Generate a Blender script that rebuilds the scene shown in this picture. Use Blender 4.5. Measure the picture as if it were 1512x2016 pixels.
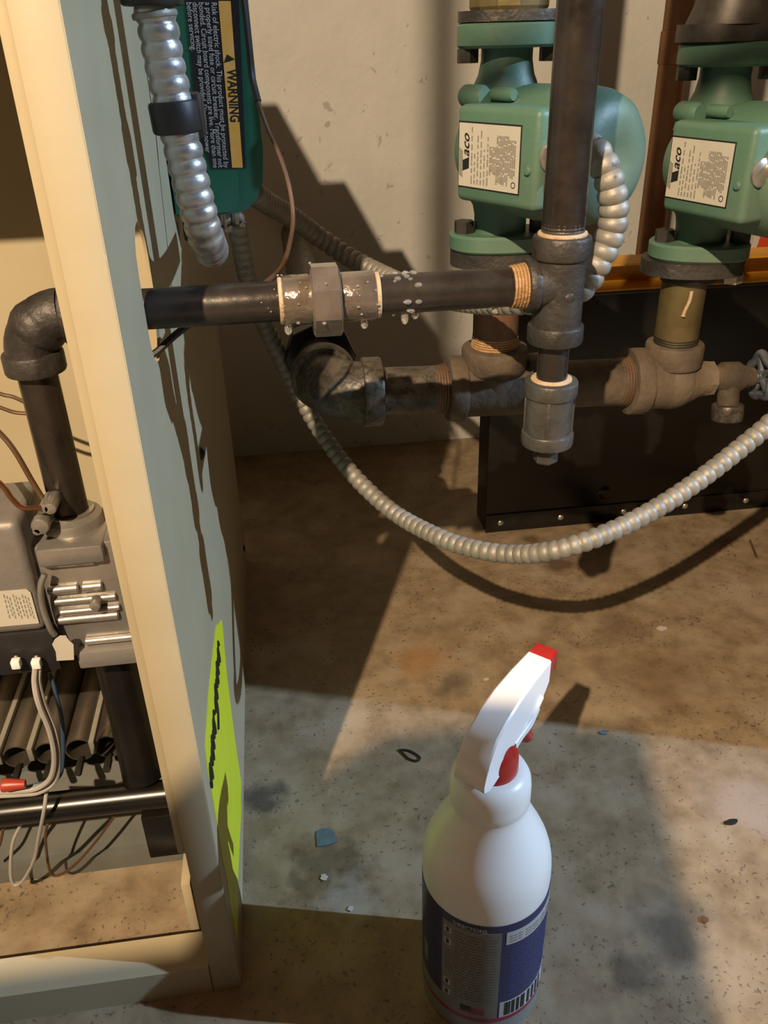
import bpy, bmesh, math, random
from mathutils import Vector, Matrix
from mathutils.geometry import tessellate_polygon

random.seed(7)
for o in list(bpy.data.objects):
    bpy.data.objects.remove(o, do_unlink=True)
scene = bpy.context.scene
COL = scene.collection

# ------------------------------------------------------------------ camera
F, CX, CY = 1650.0, 756.0, 1008.0
CAM = Vector((0.0, 0.0, 0.70))
RIGHT = Vector((0.99058747, -0.13457432, -0.02502435))
UP = Vector((0.08778335, 0.48429479, 0.87048989))
BACK = Vector((-0.10502642, -0.8644931, 0.49154973))
cd = bpy.data.cameras.new('camera')
cd.sensor_fit = 'AUTO'
cd.sensor_width = 36.0
cd.lens = F / 2016.0 * 36.0
cd.clip_start = 0.02
cam = bpy.data.objects.new('camera', cd)
COL.objects.link(cam)
m4 = Matrix((RIGHT, UP, BACK)).transposed().to_4x4()
m4.translation = CAM
cam.matrix_world = m4
scene.camera = cam

# ------------------------------------------------------------------ world and lights
w = bpy.data.worlds.new('world')
scene.world = w
w.use_nodes = True
w.node_tree.nodes['Background'].inputs[0].default_value = (0.85, 0.62, 0.40, 1)
w.node_tree.nodes['Background'].inputs[1].default_value = 0.001

def point(name, loc, energy, color, radius):
    l = bpy.data.lights.new(name, 'POINT')
    l.energy, l.color, l.shadow_soft_size = energy, color, radius
    o = bpy.data.objects.new(name, l)
    o.location = loc
    COL.objects.link(o)
    return o
LAMP = Vector((-0.62, -0.97, 1.85))
point('warm_bulb', LAMP, 350.0, (1.0, 0.75, 0.49), 0.014)          # the bare bulb of the boiler room
point('cool_lamp', (3.3, -0.35, 2.32), 670.0, (0.53, 0.74, 1.0), 0.016)   # the lamp of the next room, past the added wall end

vs = scene.view_settings
vs.view_transform = 'Standard'
vs.look = 'None'
vs.exposure = 0.0
vs.gamma = 1.0
vs.use_curve_mapping = False

# ------------------------------------------------------------------ helpers
def V(*a):
    return Vector(a)

def P(u, v, Y=None, X=None, Z=None):
    """photograph pixel -> the point where its sight line meets a plane of the room"""
    d = RIGHT * ((u - CX) / F) - UP * ((v - CY) / F) - BACK
    if Y is not None:
        t = (Y - CAM.y) / d.y
    elif X is not None:
        t = (X - CAM.x) / d.x
    else:
        t = (Z - CAM.z) / d.z
    return CAM + d * t

def frame(axis):
    a = Vector(axis).normalized()
    t = V(0, 0, 1) if abs(a.z) < 0.9 else V(1, 0, 0)
    x = t.cross(a).normalized()
    return x, a.cross(x), a

class MB:
    def __init__(s):
        s.v, s.f = [], []
    def add(s, vs_, fs):
        n = len(s.v)
        s.v += [Vector(p) for p in vs_]
        s.f += [tuple(i + n for i in f) for f in fs]
        return s
    def lathe(s, prof, o=(0, 0, 0), axis=(0, 0, 1), seg=32, sx=1.0, sy=1.0, spin=0.0, oct_=False):
        o = Vector(o)
        x, y, a = frame(axis)
        rings, vs_, fs = [], [], []
        for r, h in prof:
            if r <= 1e-7:
                rings.append([len(vs_)]); vs_.append(o + a * h)
            else:
                ids = []
                for k in range(seg):
                    th = 2 * math.pi * k / seg + spin
                    ids.append(len(vs_))
                    vs_.append(o + a * h + x * (r * sx * math.cos(th)) + y * (r * sy * math.sin(th)))
                rings.append(ids)
        for A, B in zip(rings, rings[1:]):
            if len(A) == 1 and len(B) == 1:
                continue
            for k in range(seg):
                j = (k + 1) % seg
                if len(A) == 1:
                    fs.append((A[0], B[j], B[k]))
                elif len(B) == 1:
                    fs.append((A[k], A[j], B[0]))
                else:
                    fs.append((A[k], A[j], B[j], B[k]))
        return s.add(vs_, fs)
    def cyl(s, p0, p1, r, r2=None, seg=24, spin=0.0):
        p0, p1 = Vector(p0), Vector(p1)
        L = (p1 - p0).length
        r2 = r if r2 is None else r2
        return s.lathe([(0, 0), (r, 0), (r2, L), (0, L)], p0, p1 - p0, seg, spin=spin)
    def ring(s, p0, p1, r, b=0.0015, seg=32):
        """a collar with rounded edges"""
        p0, p1 = Vector(p0), Vector(p1)
        L = (p1 - p0).length
        return s.lathe([(0, 0), (r - b, 0), (r - b * .3, b * .3), (r, b), (r, L - b), (r - b * .3, L - b * .3), (r - b, L), (0, L)], p0, p1 - p0, seg)
    def tube(s, pts, r, seg=12, cap=True):
        pts = [Vector(p) for p in pts]
        n = len(pts)
        rr = r if isinstance(r, (list, tuple)) else [r] * n
        tang = []
        for i in range(n):
            t = pts[min(i + 1, n - 1)] - pts[max(i - 1, 0)]
            tang.append(t.normalized())
        x, y, _ = frame(tang[0])
        vs_, fs = [], []
        for i in range(n):
            t = tang[i]
            x = (x - t * x.dot(t)).normalized()
            y = t.cross(x)
            for k in range(seg):
                th = 2 * math.pi * k / seg
                vs_.append(pts[i] + (x * math.cos(th) + y * math.sin(th)) * rr[i])
        for i in range(n - 1):
            for k in range(seg):
                j = (k + 1) % seg
                fs.append((i * seg + k, i * seg + j, (i + 1) * seg + j, (i + 1) * seg + k))
        if cap:
            fs.append(tuple(range(seg))[::-1])
            fs.append(tuple((n - 1) * seg + k for k in range(seg)))
        return s.add(vs_, fs)
    def box(s, lo, hi, b=0.0, seg=2, M=None):
        lo, hi = Vector(lo), Vector(hi)
        bm = bmesh.new()
        bmesh.ops.create_cube(bm, size=1.0)
        for v in bm.verts:
            v.co = Vector([(lo[i] + hi[i]) / 2 + v.co[i] * (hi[i] - lo[i]) for i in range(3)])
        if b > 0:
            bmesh.ops.bevel(bm, geom=bm.edges[:], offset=b, segments=seg, affect='EDGES', profile=0.5)
        bm.verts.index_update()
        vs_ = [(M @ v.co) if M else v.co.copy() for v in bm.verts]
        fs = [tuple(v.index for v in f.verts) for f in bm.faces]
        bm.free()
        return s.add(vs_, fs)
    def prism(s, poly, o, u, v, thick, holes=()):
        """flat outline (list of (a, b)) in the plane o + a*u + b*v, given a thickness along u x v"""
        o, u, v = Vector(o), Vector(u), Vector(v)
        nrm = u.cross(v).normalized() * thick
        loops = [list(poly)] + [list(h) for h in holes]
        tri = tessellate_polygon([[Vector((a, b, 0)) for a, b in lp] for lp in loops])
        flat = [p for lp in loops for p in lp]
        N = len(flat)
        vs_ = [o + u * a + v * b for a, b in flat]
        vs_ += [p + nrm for p in vs_]
        fs = [tuple(t)[::-1] for t in tri] + [tuple(i + N for i in t) for t in tri]
        k = 0
        for lp in loops:
            n = len(lp)
            for i in range(n):
                j = (i + 1) % n
                fs.append((k + i, k + j, k + j + N, k + i + N))
            k += n
        return s.add(vs_, fs)
    def sphere(s, c, r, seg=12, rings=8, sc=(1, 1, 1)):
        c = Vector(c)
        prof = [(r * math.sin(math.pi * i / rings), -r * math.cos(math.pi * i / rings)) for i in range(rings + 1)]
        prof[0] = (0, -r); prof[-1] = (0, r)
        t = MB().lathe(prof, (0, 0, 0), (0, 0, 1), seg)
        return s.add([c + Vector((p.x * sc[0], p.y * sc[1], p.z * sc[2])) for p in t.v], t.f)

def spline(pts, n=12):
    pts = [Vector(p) for p in pts]
    q = [pts[0] * 2 - pts[1]] + pts + [pts[-1] * 2 - pts[-2]]
    out = []
    for i in range(1, len(q) - 2):
        a, b, c, d = q[i - 1], q[i], q[i + 1], q[i + 2]
        for k in range(n):
            t = k / n
            out.append(0.5 * ((2 * b) + (c - a) * t + (2 * a - 5 * b + 4 * c - d) * t * t + (3 * b - a - 3 * c + d) * t ** 3))
    out.append(pts[-1].copy())
    return out

def resample(pts, step):
    out = [pts[0].copy()]
    acc = 0.0
    for a, b in zip(pts, pts[1:]):
        L = (b - a).length
        if L < 1e-9:
            continue
        d = step - acc
        while d <= L:
            out.append(a + (b - a) * (d / L)); d += step
        acc = L - (d - step)
    return out

def armoured(pts, r, pitch, depth, seg=16):
    """interlocked metal hose: rounded rings along a smooth path"""
    path = resample(spline(pts, 24), pitch / 6)
    shape = [0.0, 0.62, 0.95, 1.0, 0.95, 0.62]
    rr = [r - depth + depth * shape[i % 6] for i in range(len(path))]
    return MB().tube(path, rr, seg)

ORIG = {}
def mesh_obj(name, mb, mat, off, sharp=38):
    me = bpy.data.meshes.new(name)
    me.from_pydata([p - off for p in mb.v], [], mb.f)
    bm = bmesh.new(); bm.from_mesh(me)
    bmesh.ops.recalc_face_normals(bm, faces=bm.faces)
    bm.to_mesh(me); bm.free()
    for p in me.polygons:
        p.use_smooth = True
    me.set_sharp_from_angle(angle=math.radians(sharp))
    me.materials.append(mat)
    return bpy.data.objects.new(name, me)

def tag(o, label, cat, group=None):
    o['label'] = label
    o['category'] = cat
    if group:
        o['group'] = group
    return o

def thing(name, label, cat, loc, group=None):
    o = bpy.data.objects.new(name, None)
    o.empty_display_size = 0.05
    o.location = loc
    COL.objects.link(o)
    ORIG[o] = Vector(loc)
    return tag(o, label, cat, group)

def part(name, mb, mat, parent, label=None, sharp=38):
    o = mesh_obj(name, mb, mat, ORIG[parent], sharp)
    COL.objects.link(o)
    o.parent = parent
    ORIG[o] = ORIG[parent]
    if label:
        o['label'] = label
    return o

def solo(name, mb, mat, label, cat, loc, group=None, sharp=38):
    o = mesh_obj(name, mb, mat, Vector(loc), sharp)
    o.location = loc
    COL.objects.link(o)
    ORIG[o] = Vector(loc)
    return tag(o, label, cat, group)

def struct(name, mb, mat, label=None):
    o = mesh_obj(name, mb, mat, Vector((0, 0, 0)))
    COL.objects.link(o)
    ORIG[o] = Vector((0, 0, 0))
    o['kind'] = 'structure'
    if label:
        o['label'] = label
    return o

def clone(src, loc=None, label=None, parent=None):
    c = src.copy()
    COL.objects.link(c)
    if loc is not None:
        c.location = loc
    if label:
        c['label'] = label
    if parent is not None:
        c.parent = parent
    for ch in [k for k in bpy.data.objects if k.parent == src]:
        clone(ch, parent=c)
    return c

def lettering(text, size, o, xd, yd, align='LEFT', shear=0.0, bold=0.0):
    """printed words as thin flat letters in the plane o + x*xd + y*yd"""
    cu = bpy.data.curves.new('text', 'FONT')
    cu.body, cu.size, cu.align_x, cu.shear, cu.offset = text, size, align, shear, bold
    cu.resolution_u = 2
    ob = bpy.data.objects.new('text', cu)
    COL.objects.link(ob)
    bpy.context.view_layer.update()
    me = bpy.data.meshes.new_from_object(ob)
    o, xd, yd = Vector(o), Vector(xd), Vector(yd)
    mb = MB().add([o + xd * v.co.x + yd * v.co.y for v in me.vertices], [tuple(p.vertices) for p in me.polygons])
    bpy.data.objects.remove(ob, do_unlink=True)
    bpy.data.meshes.remove(me)
    bpy.data.curves.remove(cu)
    return mb

# ------------------------------------------------------------------ materials
def material(name, c1, c2=None, scale=20.0, rough=0.6, metal=0.0, bump=0.0, bscale=None, c3=None, spots=None, coat=0.0, detail=6.0,
             lo=0.35, hi=0.65, spec=0.5, rvar=0.0, spot_scale=90.0, spot_cut=0.22):
    c1, c2, c3, spots = [tuple(min(c * 0.63, 0.95) for c in q) if q else q for q in (c1, c2, c3, spots)]
    m = bpy.data.materials.new(name)
    m.use_nodes = True
    nt = m.node_tree
    N, L = nt.nodes, nt.links
    b = N['Principled BSDF']
    b.inputs['Roughness'].default_value = rough
    b.inputs['Metallic'].default_value = metal
    b.inputs['Specular IOR Level'].default_value = spec
    b.inputs['Coat Weight'].default_value = coat
    b.inputs['Coat Roughness'].default_value = 0.08
    tc = N.new('ShaderNodeTexCoord')
    ns = N.new('ShaderNodeTexNoise')
    ns.inputs['Scale'].default_value = scale
    ns.inputs['Detail'].default_value = detail
    ns.inputs['Roughness'].default_value = 0.6
    L.new(tc.outputs['Object'], ns.inputs['Vector'])
    cr = N.new('ShaderNodeValToRGB')
    cr.color_ramp.elements[0].position = lo
    cr.color_ramp.elements[1].position = hi
    cr.color_ramp.elements[0].color = (*c1, 1)
    cr.color_ramp.elements[1].color = (*(c2 or c1), 1)
    L.new(ns.outputs['Fac'], cr.inputs['Fac'])
    col = cr.outputs['Color']
    if c3:
        n2 = N.new('ShaderNodeTexNoise')
        n2.inputs['Scale'].default_value = scale * 0.31
        n2.inputs['Detail'].default_value = 4
        L.new(tc.outputs['Object'], n2.inputs['Vector'])
        r2 = N.new('ShaderNodeValToRGB')
        r2.color_ramp.elements[0].position = 0.5
        r2.color_ramp.elements[1].position = 0.66
        L.new(n2.outputs['Fac'], r2.inputs['Fac'])
        mx = N.new('ShaderNodeMixRGB')
        L.new(r2.outputs['Color'], mx.inputs['Fac'])
        L.new(col, mx.inputs['Color1'])
        mx.inputs['Color2'].default_value = (*c3, 1)
        col = mx.outputs['Color']
    if spots:
        vo = N.new('ShaderNodeTexNoise')
        vo.inputs['Scale'].default_value = spot_scale
        vo.inputs['Detail'].default_value = 3
        vo.inputs['Distortion'].default_value = 0.6
        L.new(tc.outputs['Object'], vo.inputs['Vector'])
        n3 = N.new('ShaderNodeTexNoise')
        n3.inputs['Scale'].default_value = spot_scale * 0.07
        n3.inputs['Detail'].default_value = 3
        L.new(tc.outputs['Object'], n3.inputs['Vector'])
        mu = N.new('ShaderNodeMath'); mu.operation = 'MULTIPLY_ADD'
        L.new(n3.outputs['Fac'], mu.inputs[0]); mu.inputs[1].default_value = 0.30; L.new(vo.outputs['Fac'], mu.inputs[2])
        lt = N.new('ShaderNodeMapRange')
        L.new(mu.outputs[0], lt.inputs['Value'])
        lt.inputs['From Min'].default_value = 0.92 - spot_cut; lt.inputs['From Max'].default_value = 0.96 - spot_cut
        mm = N.new('ShaderNodeMath'); mm.operation = 'MULTIPLY'
        L.new(lt.outputs[0], mm.inputs[0]); mm.inputs[1].default_value = 0.55
        mx = N.new('ShaderNodeMixRGB')
        L.new(mm.outputs[0], mx.inputs['Fac'])
        L.new(col, mx.inputs['Color1'])
        mx.inputs['Color2'].default_value = (*spots, 1)
        col = mx.outputs['Color']
    L.new(col, b.inputs['Base Color'])
    if rvar:
        mr = N.new('ShaderNodeMapRange')
        L.new(ns.outputs['Fac'], mr.inputs['Value'])
        mr.inputs['From Min'].default_value = 0.3; mr.inputs['From Max'].default_value = 0.7
        mr.inputs['To Min'].default_value = max(rough - rvar, 0.03); mr.inputs['To Max'].default_value = min(rough + rvar, 1)
        L.new(mr.outputs[0], b.inputs['Roughness'])
    if bump:
        nb = N.new('ShaderNodeTexNoise')
        nb.inputs['Scale'].default_value = bscale or scale * 3
        nb.inputs['Detail'].default_value = 5
        L.new(tc.outputs['Object'], nb.inputs['Vector'])
        bp = N.new('ShaderNodeBump')
        bp.inputs['Strength'].default_value = bump
        bp.inputs['Distance'].default_value = 0.002
        L.new(nb.outputs['Fac'], bp.inputs['Height'])
        L.new(bp.outputs['Normal'], b.inputs['Normal'])
    return m

def floor_material():
    m = material('stained_concrete', (0.26, 0.185, 0.11), (0.49, 0.37, 0.23), scale=34, rough=0.62, bump=0.35, bscale=70, c3=(0.50, 0.40, 0.28),
                 spots=(0.05, 0.035, 0.025), spot_scale=210, spot_cut=0.135, rvar=0.15, detail=10, lo=0.28, hi=0.72)
    nt = m.node_tree; N, L = nt.nodes, nt.links
    b = N['Principled BSDF']
    src = b.inputs['Base Color'].links[0].from_socket
    tc = [n for n in N if n.type == 'TEX_COORD'][0]
    def blob(prev, c, rad, color, amt, warp=0.03, nscale=14):
        ns = N.new('ShaderNodeTexNoise'); ns.inputs['Scale'].default_value = nscale; ns.inputs['Detail'].default_value = 8
        L.new(tc.outputs['Object'], ns.inputs['Vector'])
        sub = N.new('ShaderNodeVectorMath'); sub.operation = 'DISTANCE'
        L.new(tc.outputs['Object'], sub.inputs[0]); sub.inputs[1].default_value = c
        ad = N.new('ShaderNodeMath'); ad.operation = 'MULTIPLY_ADD'
        L.new(ns.outputs['Fac'], ad.inputs[0]); ad.inputs[1].default_value = warp * 4; L.new(sub.outputs['Value'], ad.inputs[2])
        mr = N.new('ShaderNodeMapRange')
        L.new(ad.outputs[0], mr.inputs['Value'])
        mr.inputs['From Min'].default_value = rad + warp * 2; mr.inputs['From Max'].default_value = rad * 0.35 + warp * 2
        mr.inputs['To Min'].default_value = 0; mr.inputs['To Max'].default_value = amt
        mx = N.new('ShaderNodeMixRGB')
        L.new(mr.outputs[0], mx.inputs['Fac']); L.new(prev, mx.inputs['Color1']); mx.inputs['Color2'].default_value = (*[c * 0.63 for c in color], 1)
        return mx.outputs['Color']
    q = P(835, 1300, Z=0); src = blob(src, q, 0.05, (0.42, 0.20, 0.055), 0.6)      # rust stain
    q = P(880, 1340, Z=0); src = blob(src, q, 0.03, (0.10, 0.085, 0.07), 0.6)
    q = P(1100, 1110, Z=0); src = blob(src, q, 0.035, (0.10, 0.04, 0.02), 0.75, 0.012, 40)   # damp rust drip under the pipes
    q = P(1045, 1062, Z=0); src = blob(src, q, 0.018, (0.12, 0.05, 0.025), 0.7, 0.006, 50)
    q = P(1220, 1230, Z=0); src = blob(src, q, 0.05, (0.16, 0.09, 0.05), 0.5)
    q = P(1290, 1340, Z=0); src = blob(src, q, 0.07, (0.20, 0.11, 0.05), 0.5)
    q = P(1480, 1580, Z=0); src = blob(src, q, 0.06, (0.52, 0.42, 0.36), 0.7)
    q = P(1330, 1830, Z=0); src = blob(src, q, 0.045, (0.09, 0.075, 0.06), 0.7, 0.02, 30)
    q = P(1240, 1900, Z=0); src = blob(src, q, 0.03, (0.09, 0.075, 0.06), 0.6, 0.02, 30)
    q = P(520, 1570, Z=0); src = blob(src, q, 0.03, (0.05, 0.045, 0.04), 0.8, 0.012, 45)
    q = P(650, 1710, Z=0); src = blob(src, q, 0.05, (0.10, 0.07, 0.045), 0.6, 0.03, 55)
    q = P(690, 1770, Z=0); src = blob(src, q, 0.035, (0.50, 0.47, 0.42), 0.5, 0.02, 60)
    L.new(src, b.inputs['Base Color'])
    return m

def label_material(name, ground, ink, scale_x, scale_y, cut=0.5):
    """paper with rows of print too small to read"""
    m = material(name, ground, tuple(c * 0.93 for c in ground), 40, 0.5)
    return m

M = {}
M['floor'] = floor_material()
M['wall'] = material('painted_wall', (0.63, 0.63, 0.59), (0.73, 0.73, 0.68), scale=5, rough=0.55, bump=0.5, bscale=60, c3=(0.75, 0.745, 0.69),
                     spots=(0.32, 0.29, 0.25), spot_scale=55, spot_cut=0.09, detail=10, spec=0.25)
M['ceiling'] = material('old_wood', (0.06, 0.04, 0.025), (0.09, 0.06, 0.04), scale=8, rough=0.8)
M['jacket'] = material('cream_jacket_paint', (0.63, 0.535, 0.345), (0.67, 0.575, 0.38), scale=14, rough=0.42, bump=0.03, bscale=260,
                       spots=(0.72, 0.68, 0.6), spot_scale=70, spot_cut=0.045)
M['grey_pan'] = material('grey_sheet_steel', (0.15, 0.16, 0.145), (0.20, 0.21, 0.19), scale=18, rough=0.5, bump=0.05, c3=(0.24, 0.245, 0.22))
M['black_gloss'] = material('black_enamel', (0.008, 0.007, 0.006), (0.016, 0.014, 0.012), scale=30, rough=0.28)
M['black_sheet'] = material('black_sheet_metal', (0.006, 0.005, 0.004), (0.014, 0.012, 0.01), scale=9, rough=0.33, bump=0.04, rvar=0.1)
M['black_rubber'] = material('black_plastic', (0.018, 0.017, 0.018), (0.03, 0.028, 0.03), scale=40, rough=0.5)
M['black_pipe'] = material('black_iron_pipe', (0.035, 0.028, 0.024), (0.075, 0.06, 0.05), scale=30, rough=0.28, metal=0.45, bump=0.15, bscale=120, rvar=0.12, c3=(0.11, 0.09, 0.075))
M['cast_iron'] = material('cast_iron_fitting', (0.05, 0.045, 0.042), (0.10, 0.09, 0.08), scale=45, rough=0.5, metal=0.4, bump=0.5, bscale=220, c3=(0.13, 0.115, 0.1))
M['galv'] = material('grey_malleable_iron', (0.15, 0.145, 0.135), (0.24, 0.23, 0.21), scale=45, rough=0.42, metal=0.65, bump=0.4, bscale=200)
M['old_iron'] = material('dusty_old_iron', (0.085, 0.062, 0.042), (0.20, 0.15, 0.10), scale=26, rough=0.75, metal=0.1, bump=0.6, bscale=150, c3=(0.26, 0.20, 0.14))
M['dirty_iron'] = material('dark_greasy_iron', (0.055, 0.045, 0.035), (0.19, 0.165, 0.13), scale=40, rough=0.4, metal=0.2, bump=0.4, bscale=150, spots=(0.02, 0.016, 0.012), spot_scale=170, spot_cut=0.22)
M['rusty'] = material('rusted_nipple', (0.16, 0.075, 0.04), (0.27, 0.15, 0.085), scale=32, rough=0.6, metal=0.2, bump=0.3, c3=(0.12, 0.09, 0.07))
M['brass_old'] = material('aged_brass_nipple', (0.22, 0.17, 0.07), (0.34, 0.27, 0.13), scale=30, rough=0.4, metal=0.6, bump=0.2)
M['dope'] = material('dried_pipe_sealant', (0.72, 0.50, 0.29), (0.80, 0.62, 0.42), scale=90, rough=0.7, bump=0.6, bscale=400)
M['dope_dark'] = material('orange_thread_sealant', (0.55, 0.30, 0.12), (0.70, 0.44, 0.21), scale=90, rough=0.6, bump=0.6, bscale=400)
M['wet_iron'] = material('wet_union_iron', (0.19, 0.145, 0.11), (0.30, 0.24, 0.19), scale=40, rough=0.16, metal=0.3, bump=0.5, bscale=170, coat=1.0)
M['green'] = material('pump_green_enamel', (0.105, 0.22, 0.155), (0.13, 0.265, 0.185), scale=16, rough=0.5, bump=0.12, bscale=200, c3=(0.19, 0.28, 0.205))
M['green_box'] = material('relay_green_plastic', (0.02, 0.16, 0.10), (0.025, 0.19, 0.12), scale=16, rough=0.38)
M['paper'] = material('white_label', (0.72, 0.68, 0.58), (0.76, 0.72, 0.62), scale=60, rough=0.5)
M['ink'] = material('black_ink', (0.02, 0.02, 0.02), rough=0.5)
M['ink_grey'] = material('grey_print', (0.30, 0.28, 0.24), (0.42, 0.40, 0.34), scale=500, rough=0.5)
M['label_black'] = material('black_warning_label', (0.02, 0.018, 0.025), rough=0.4)
M['label_orange'] = material('orange_warning_band', (1.15, 0.55, 0.06), (1.2, 0.68, 0.2), scale=60, rough=0.4)
M['print_white'] = material('white_print', (0.85, 0.83, 0.85), rough=0.5)
M['alu'] = material('bare_aluminium_hose', (0.62, 0.61, 0.60), (0.76, 0.75, 0.74), scale=60, rough=0.40, metal=0.7, bump=0.1, bscale=300, rvar=0.1)
M['steel_hose'] = material('dull_galvanised_hose', (0.38, 0.36, 0.31), (0.50, 0.475, 0.42), scale=45, rough=0.55, metal=0.4, bump=0.2, bscale=260, spots=(0.10, 0.09, 0.08), spot_scale=160, spot_cut=0.1)
M['diecast'] = material('die_cast_aluminium', (0.50, 0.47, 0.43), (0.60, 0.57, 0.53), scale=40, rough=0.36, metal=0.7, bump=0.1, bscale=260)
M['valve_grey'] = material('grey_cast_cover', (0.30, 0.28, 0.26), (0.36, 0.34, 0.32), scale=30, rough=0.5, metal=0.3, bump=0.15, bscale=260)
M['burner'] = material('heat_dulled_steel_tube', (0.20, 0.17, 0.14), (0.30, 0.26, 0.21), scale=16, rough=0.34, metal=0.75, rvar=0.1)
M['strip'] = material('pale_steel_divider', (0.42, 0.41, 0.35), (0.52, 0.50, 0.44), scale=24, rough=0.45, metal=0.4)
M['copper'] = material('bright_copper', (0.72, 0.32, 0.16), (0.80, 0.40, 0.22), scale=30, rough=0.25, metal=0.95)
M['copper_old'] = material('tarnished_copper', (0.36, 0.17, 0.08), (0.50, 0.26, 0.13), scale=14, rough=0.45, metal=0.45, bump=0.1, rvar=0.1)
M['brown_tube'] = material('brown_tubing', (0.13, 0.065, 0.03), (0.19, 0.10, 0.05), scale=30, rough=0.4, metal=0.3)
M['wire_grey'] = material('grey_wire', (0.52, 0.49, 0.45), (0.58, 0.55, 0.51), scale=30, rough=0.45)
M['wire_blue'] = material('blue_wire', (0.04, 0.09, 0.17), (0.05, 0.11, 0.2), scale=30, rough=0.45)
M['wire_red'] = material('red_connector', (0.55, 0.06, 0.03), rough=0.4)
M['yellow_paint'] = material('yellow_channel_paint', (0.85, 0.40, 0.03), (0.98, 0.50, 0.05), scale=12, rough=0.45, bump=0.05)
M['red_card'] = material('red_printed_card', (0.75, 0.06, 0.025), (0.80, 0.09, 0.03), scale=12, rough=0.5)
M['card'] = material('brown_cardboard', (0.36, 0.25, 0.14), (0.42, 0.30, 0.18), scale=20, rough=0.85)
M['wood'] = material('pale_wood', (0.40, 0.26, 0.13), (0.50, 0.34, 0.19), scale=14, rough=0.6)
M['lime'] = material('fluorescent_yellow_sticker', (1.02, 1.10, 0.03), (1.10, 1.18, 0.04), scale=40, rough=0.45)
M['bolt'] = material('dark_bolt', (0.05, 0.045, 0.04), (0.10, 0.09, 0.08), scale=60, rough=0.5, metal=0.6)
M['zinc'] = material('zinc_plated', (0.62, 0.58, 0.52), (0.70, 0.66, 0.60), scale=60, rough=0.35, metal=0.75)
M['wheel'] = material('blue_grey_handwheel', (0.10, 0.13, 0.17), (0.26, 0.29, 0.33), scale=70, rough=0.35, metal=0.4)
M['bottle'] = material('milky_plastic', (1.30, 1.30, 1.28), rough=0.32)
b = M['bottle'].node_tree.nodes['Principled BSDF']
b.inputs['Subsurface Weight'].default_value = 0.12
b.inputs['Subsurface Radius'].default_value = (0.02, 0.02, 0.02)
M['liquid'] = material('liquid_behind_plastic', (0.30, 0.31, 0.31), (0.34, 0.35, 0.35), scale=12, rough=0.3)
M['shroud'] = material('white_trigger_plastic', (1.28, 1.27, 1.28), rough=0.25)
M['red'] = material('red_plastic', (0.62, 0.03, 0.025), rough=0.28)
M['panel_dark'] = material('grey_small_print', (0.18, 0.175, 0.165), rough=0.4)
M['navy_print'] = material('pale_navy_print', (0.09, 0.095, 0.24), rough=0.4)
M['navy'] = material('navy_print', (0.035, 0.04, 0.13), (0.045, 0.05, 0.16), scale=60, rough=0.35)
M['panel_grey'] = material('grey_print_panel', (0.27, 0.26, 0.24), (0.30, 0.29, 0.27), scale=90, rough=0.4)
M['label_white'] = material('bottle_label_white', (0.70, 0.70, 0.72), rough=0.4)
M['magenta'] = material('crimson_band', (0.40, 0.03, 0.07), rough=0.4)
M['chip_blue'] = material('blue_paint_flake', (0.12, 0.19, 0.23), (0.17, 0.25, 0.29), scale=60, rough=0.6)
M['chip_white'] = material('white_paint_flake', (0.70, 0.66, 0.62), rough=0.7)
g = bpy.data.materials.new('clear_leak_fluid')
g.use_nodes = True
gb = g.node_tree.nodes['Principled BSDF']
gb.inputs['Transmission Weight'].default_value = 0.85
gb.inputs['Roughness'].default_value = 0.06
gb.inputs['IOR'].default_value = 1.36
gb.inputs['Base Color'].default_value = (0.93, 0.90, 0.86, 1)
M['fluid'] = g

# ------------------------------------------------------------------ setting
struct('floor', MB().box((-2.2, -2.2, -0.05), (2.6, 1.55, 0.0)), M['floor'], 'brown stained concrete floor')
WY = 1.5
struct('wall_back', MB().box((-2.2, WY, 0.0), (1.2, WY + 0.1, 2.4)), M['wall'], 'beige painted basement wall')
struct('added_wall_right', MB().box((1.10, 0.413, 0.0), (1.20, WY, 2.4)), M['ceiling'])  # unseen wall end, added to cut off the cool light
struct('ceiling', MB().box((-2.2, -2.2, 2.4), (2.6, 1.6, 2.45)), M['ceiling'])

# ------------------------------------------------------------------ boiler cabinet
XP = -0.081
Y0 = 0.437
bo = thing('boiler', 'cream boiler cabinet with open front, its side panel carrying a yellow sticker', 'boiler', (-0.30, 0.78, 0.0))
slot = []
for k in range(9):
    a = math.pi * k / 8
    slot.append((0.553 + 0.026 * math.cos(a), 0.580 + 0.026 * math.sin(a)))
for k in range(9):
    a = math.pi + math.pi * k / 8
    slot.append((0.553 + 0.026 * math.cos(a), 0.543 + 0.026 * math.sin(a)))
prof = [(Y0, 0.0), (1.12, 0.0), (1.12, 0.65), (0.80, 0.65), (0.80, 0.874), (Y0, 0.874)]
side = part('side_panel', MB().prism(prof, (XP - 0.002, 0, 0), (0, 1, 0), (0, 0, 1), 0.002, [slot]), M['jacket'], bo)
part('side_panel', MB().prism(prof, (-0.602, 0, 0), (0, 1, 0), (0, 0, 1), 0.002), M['jacket'], bo)
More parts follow.
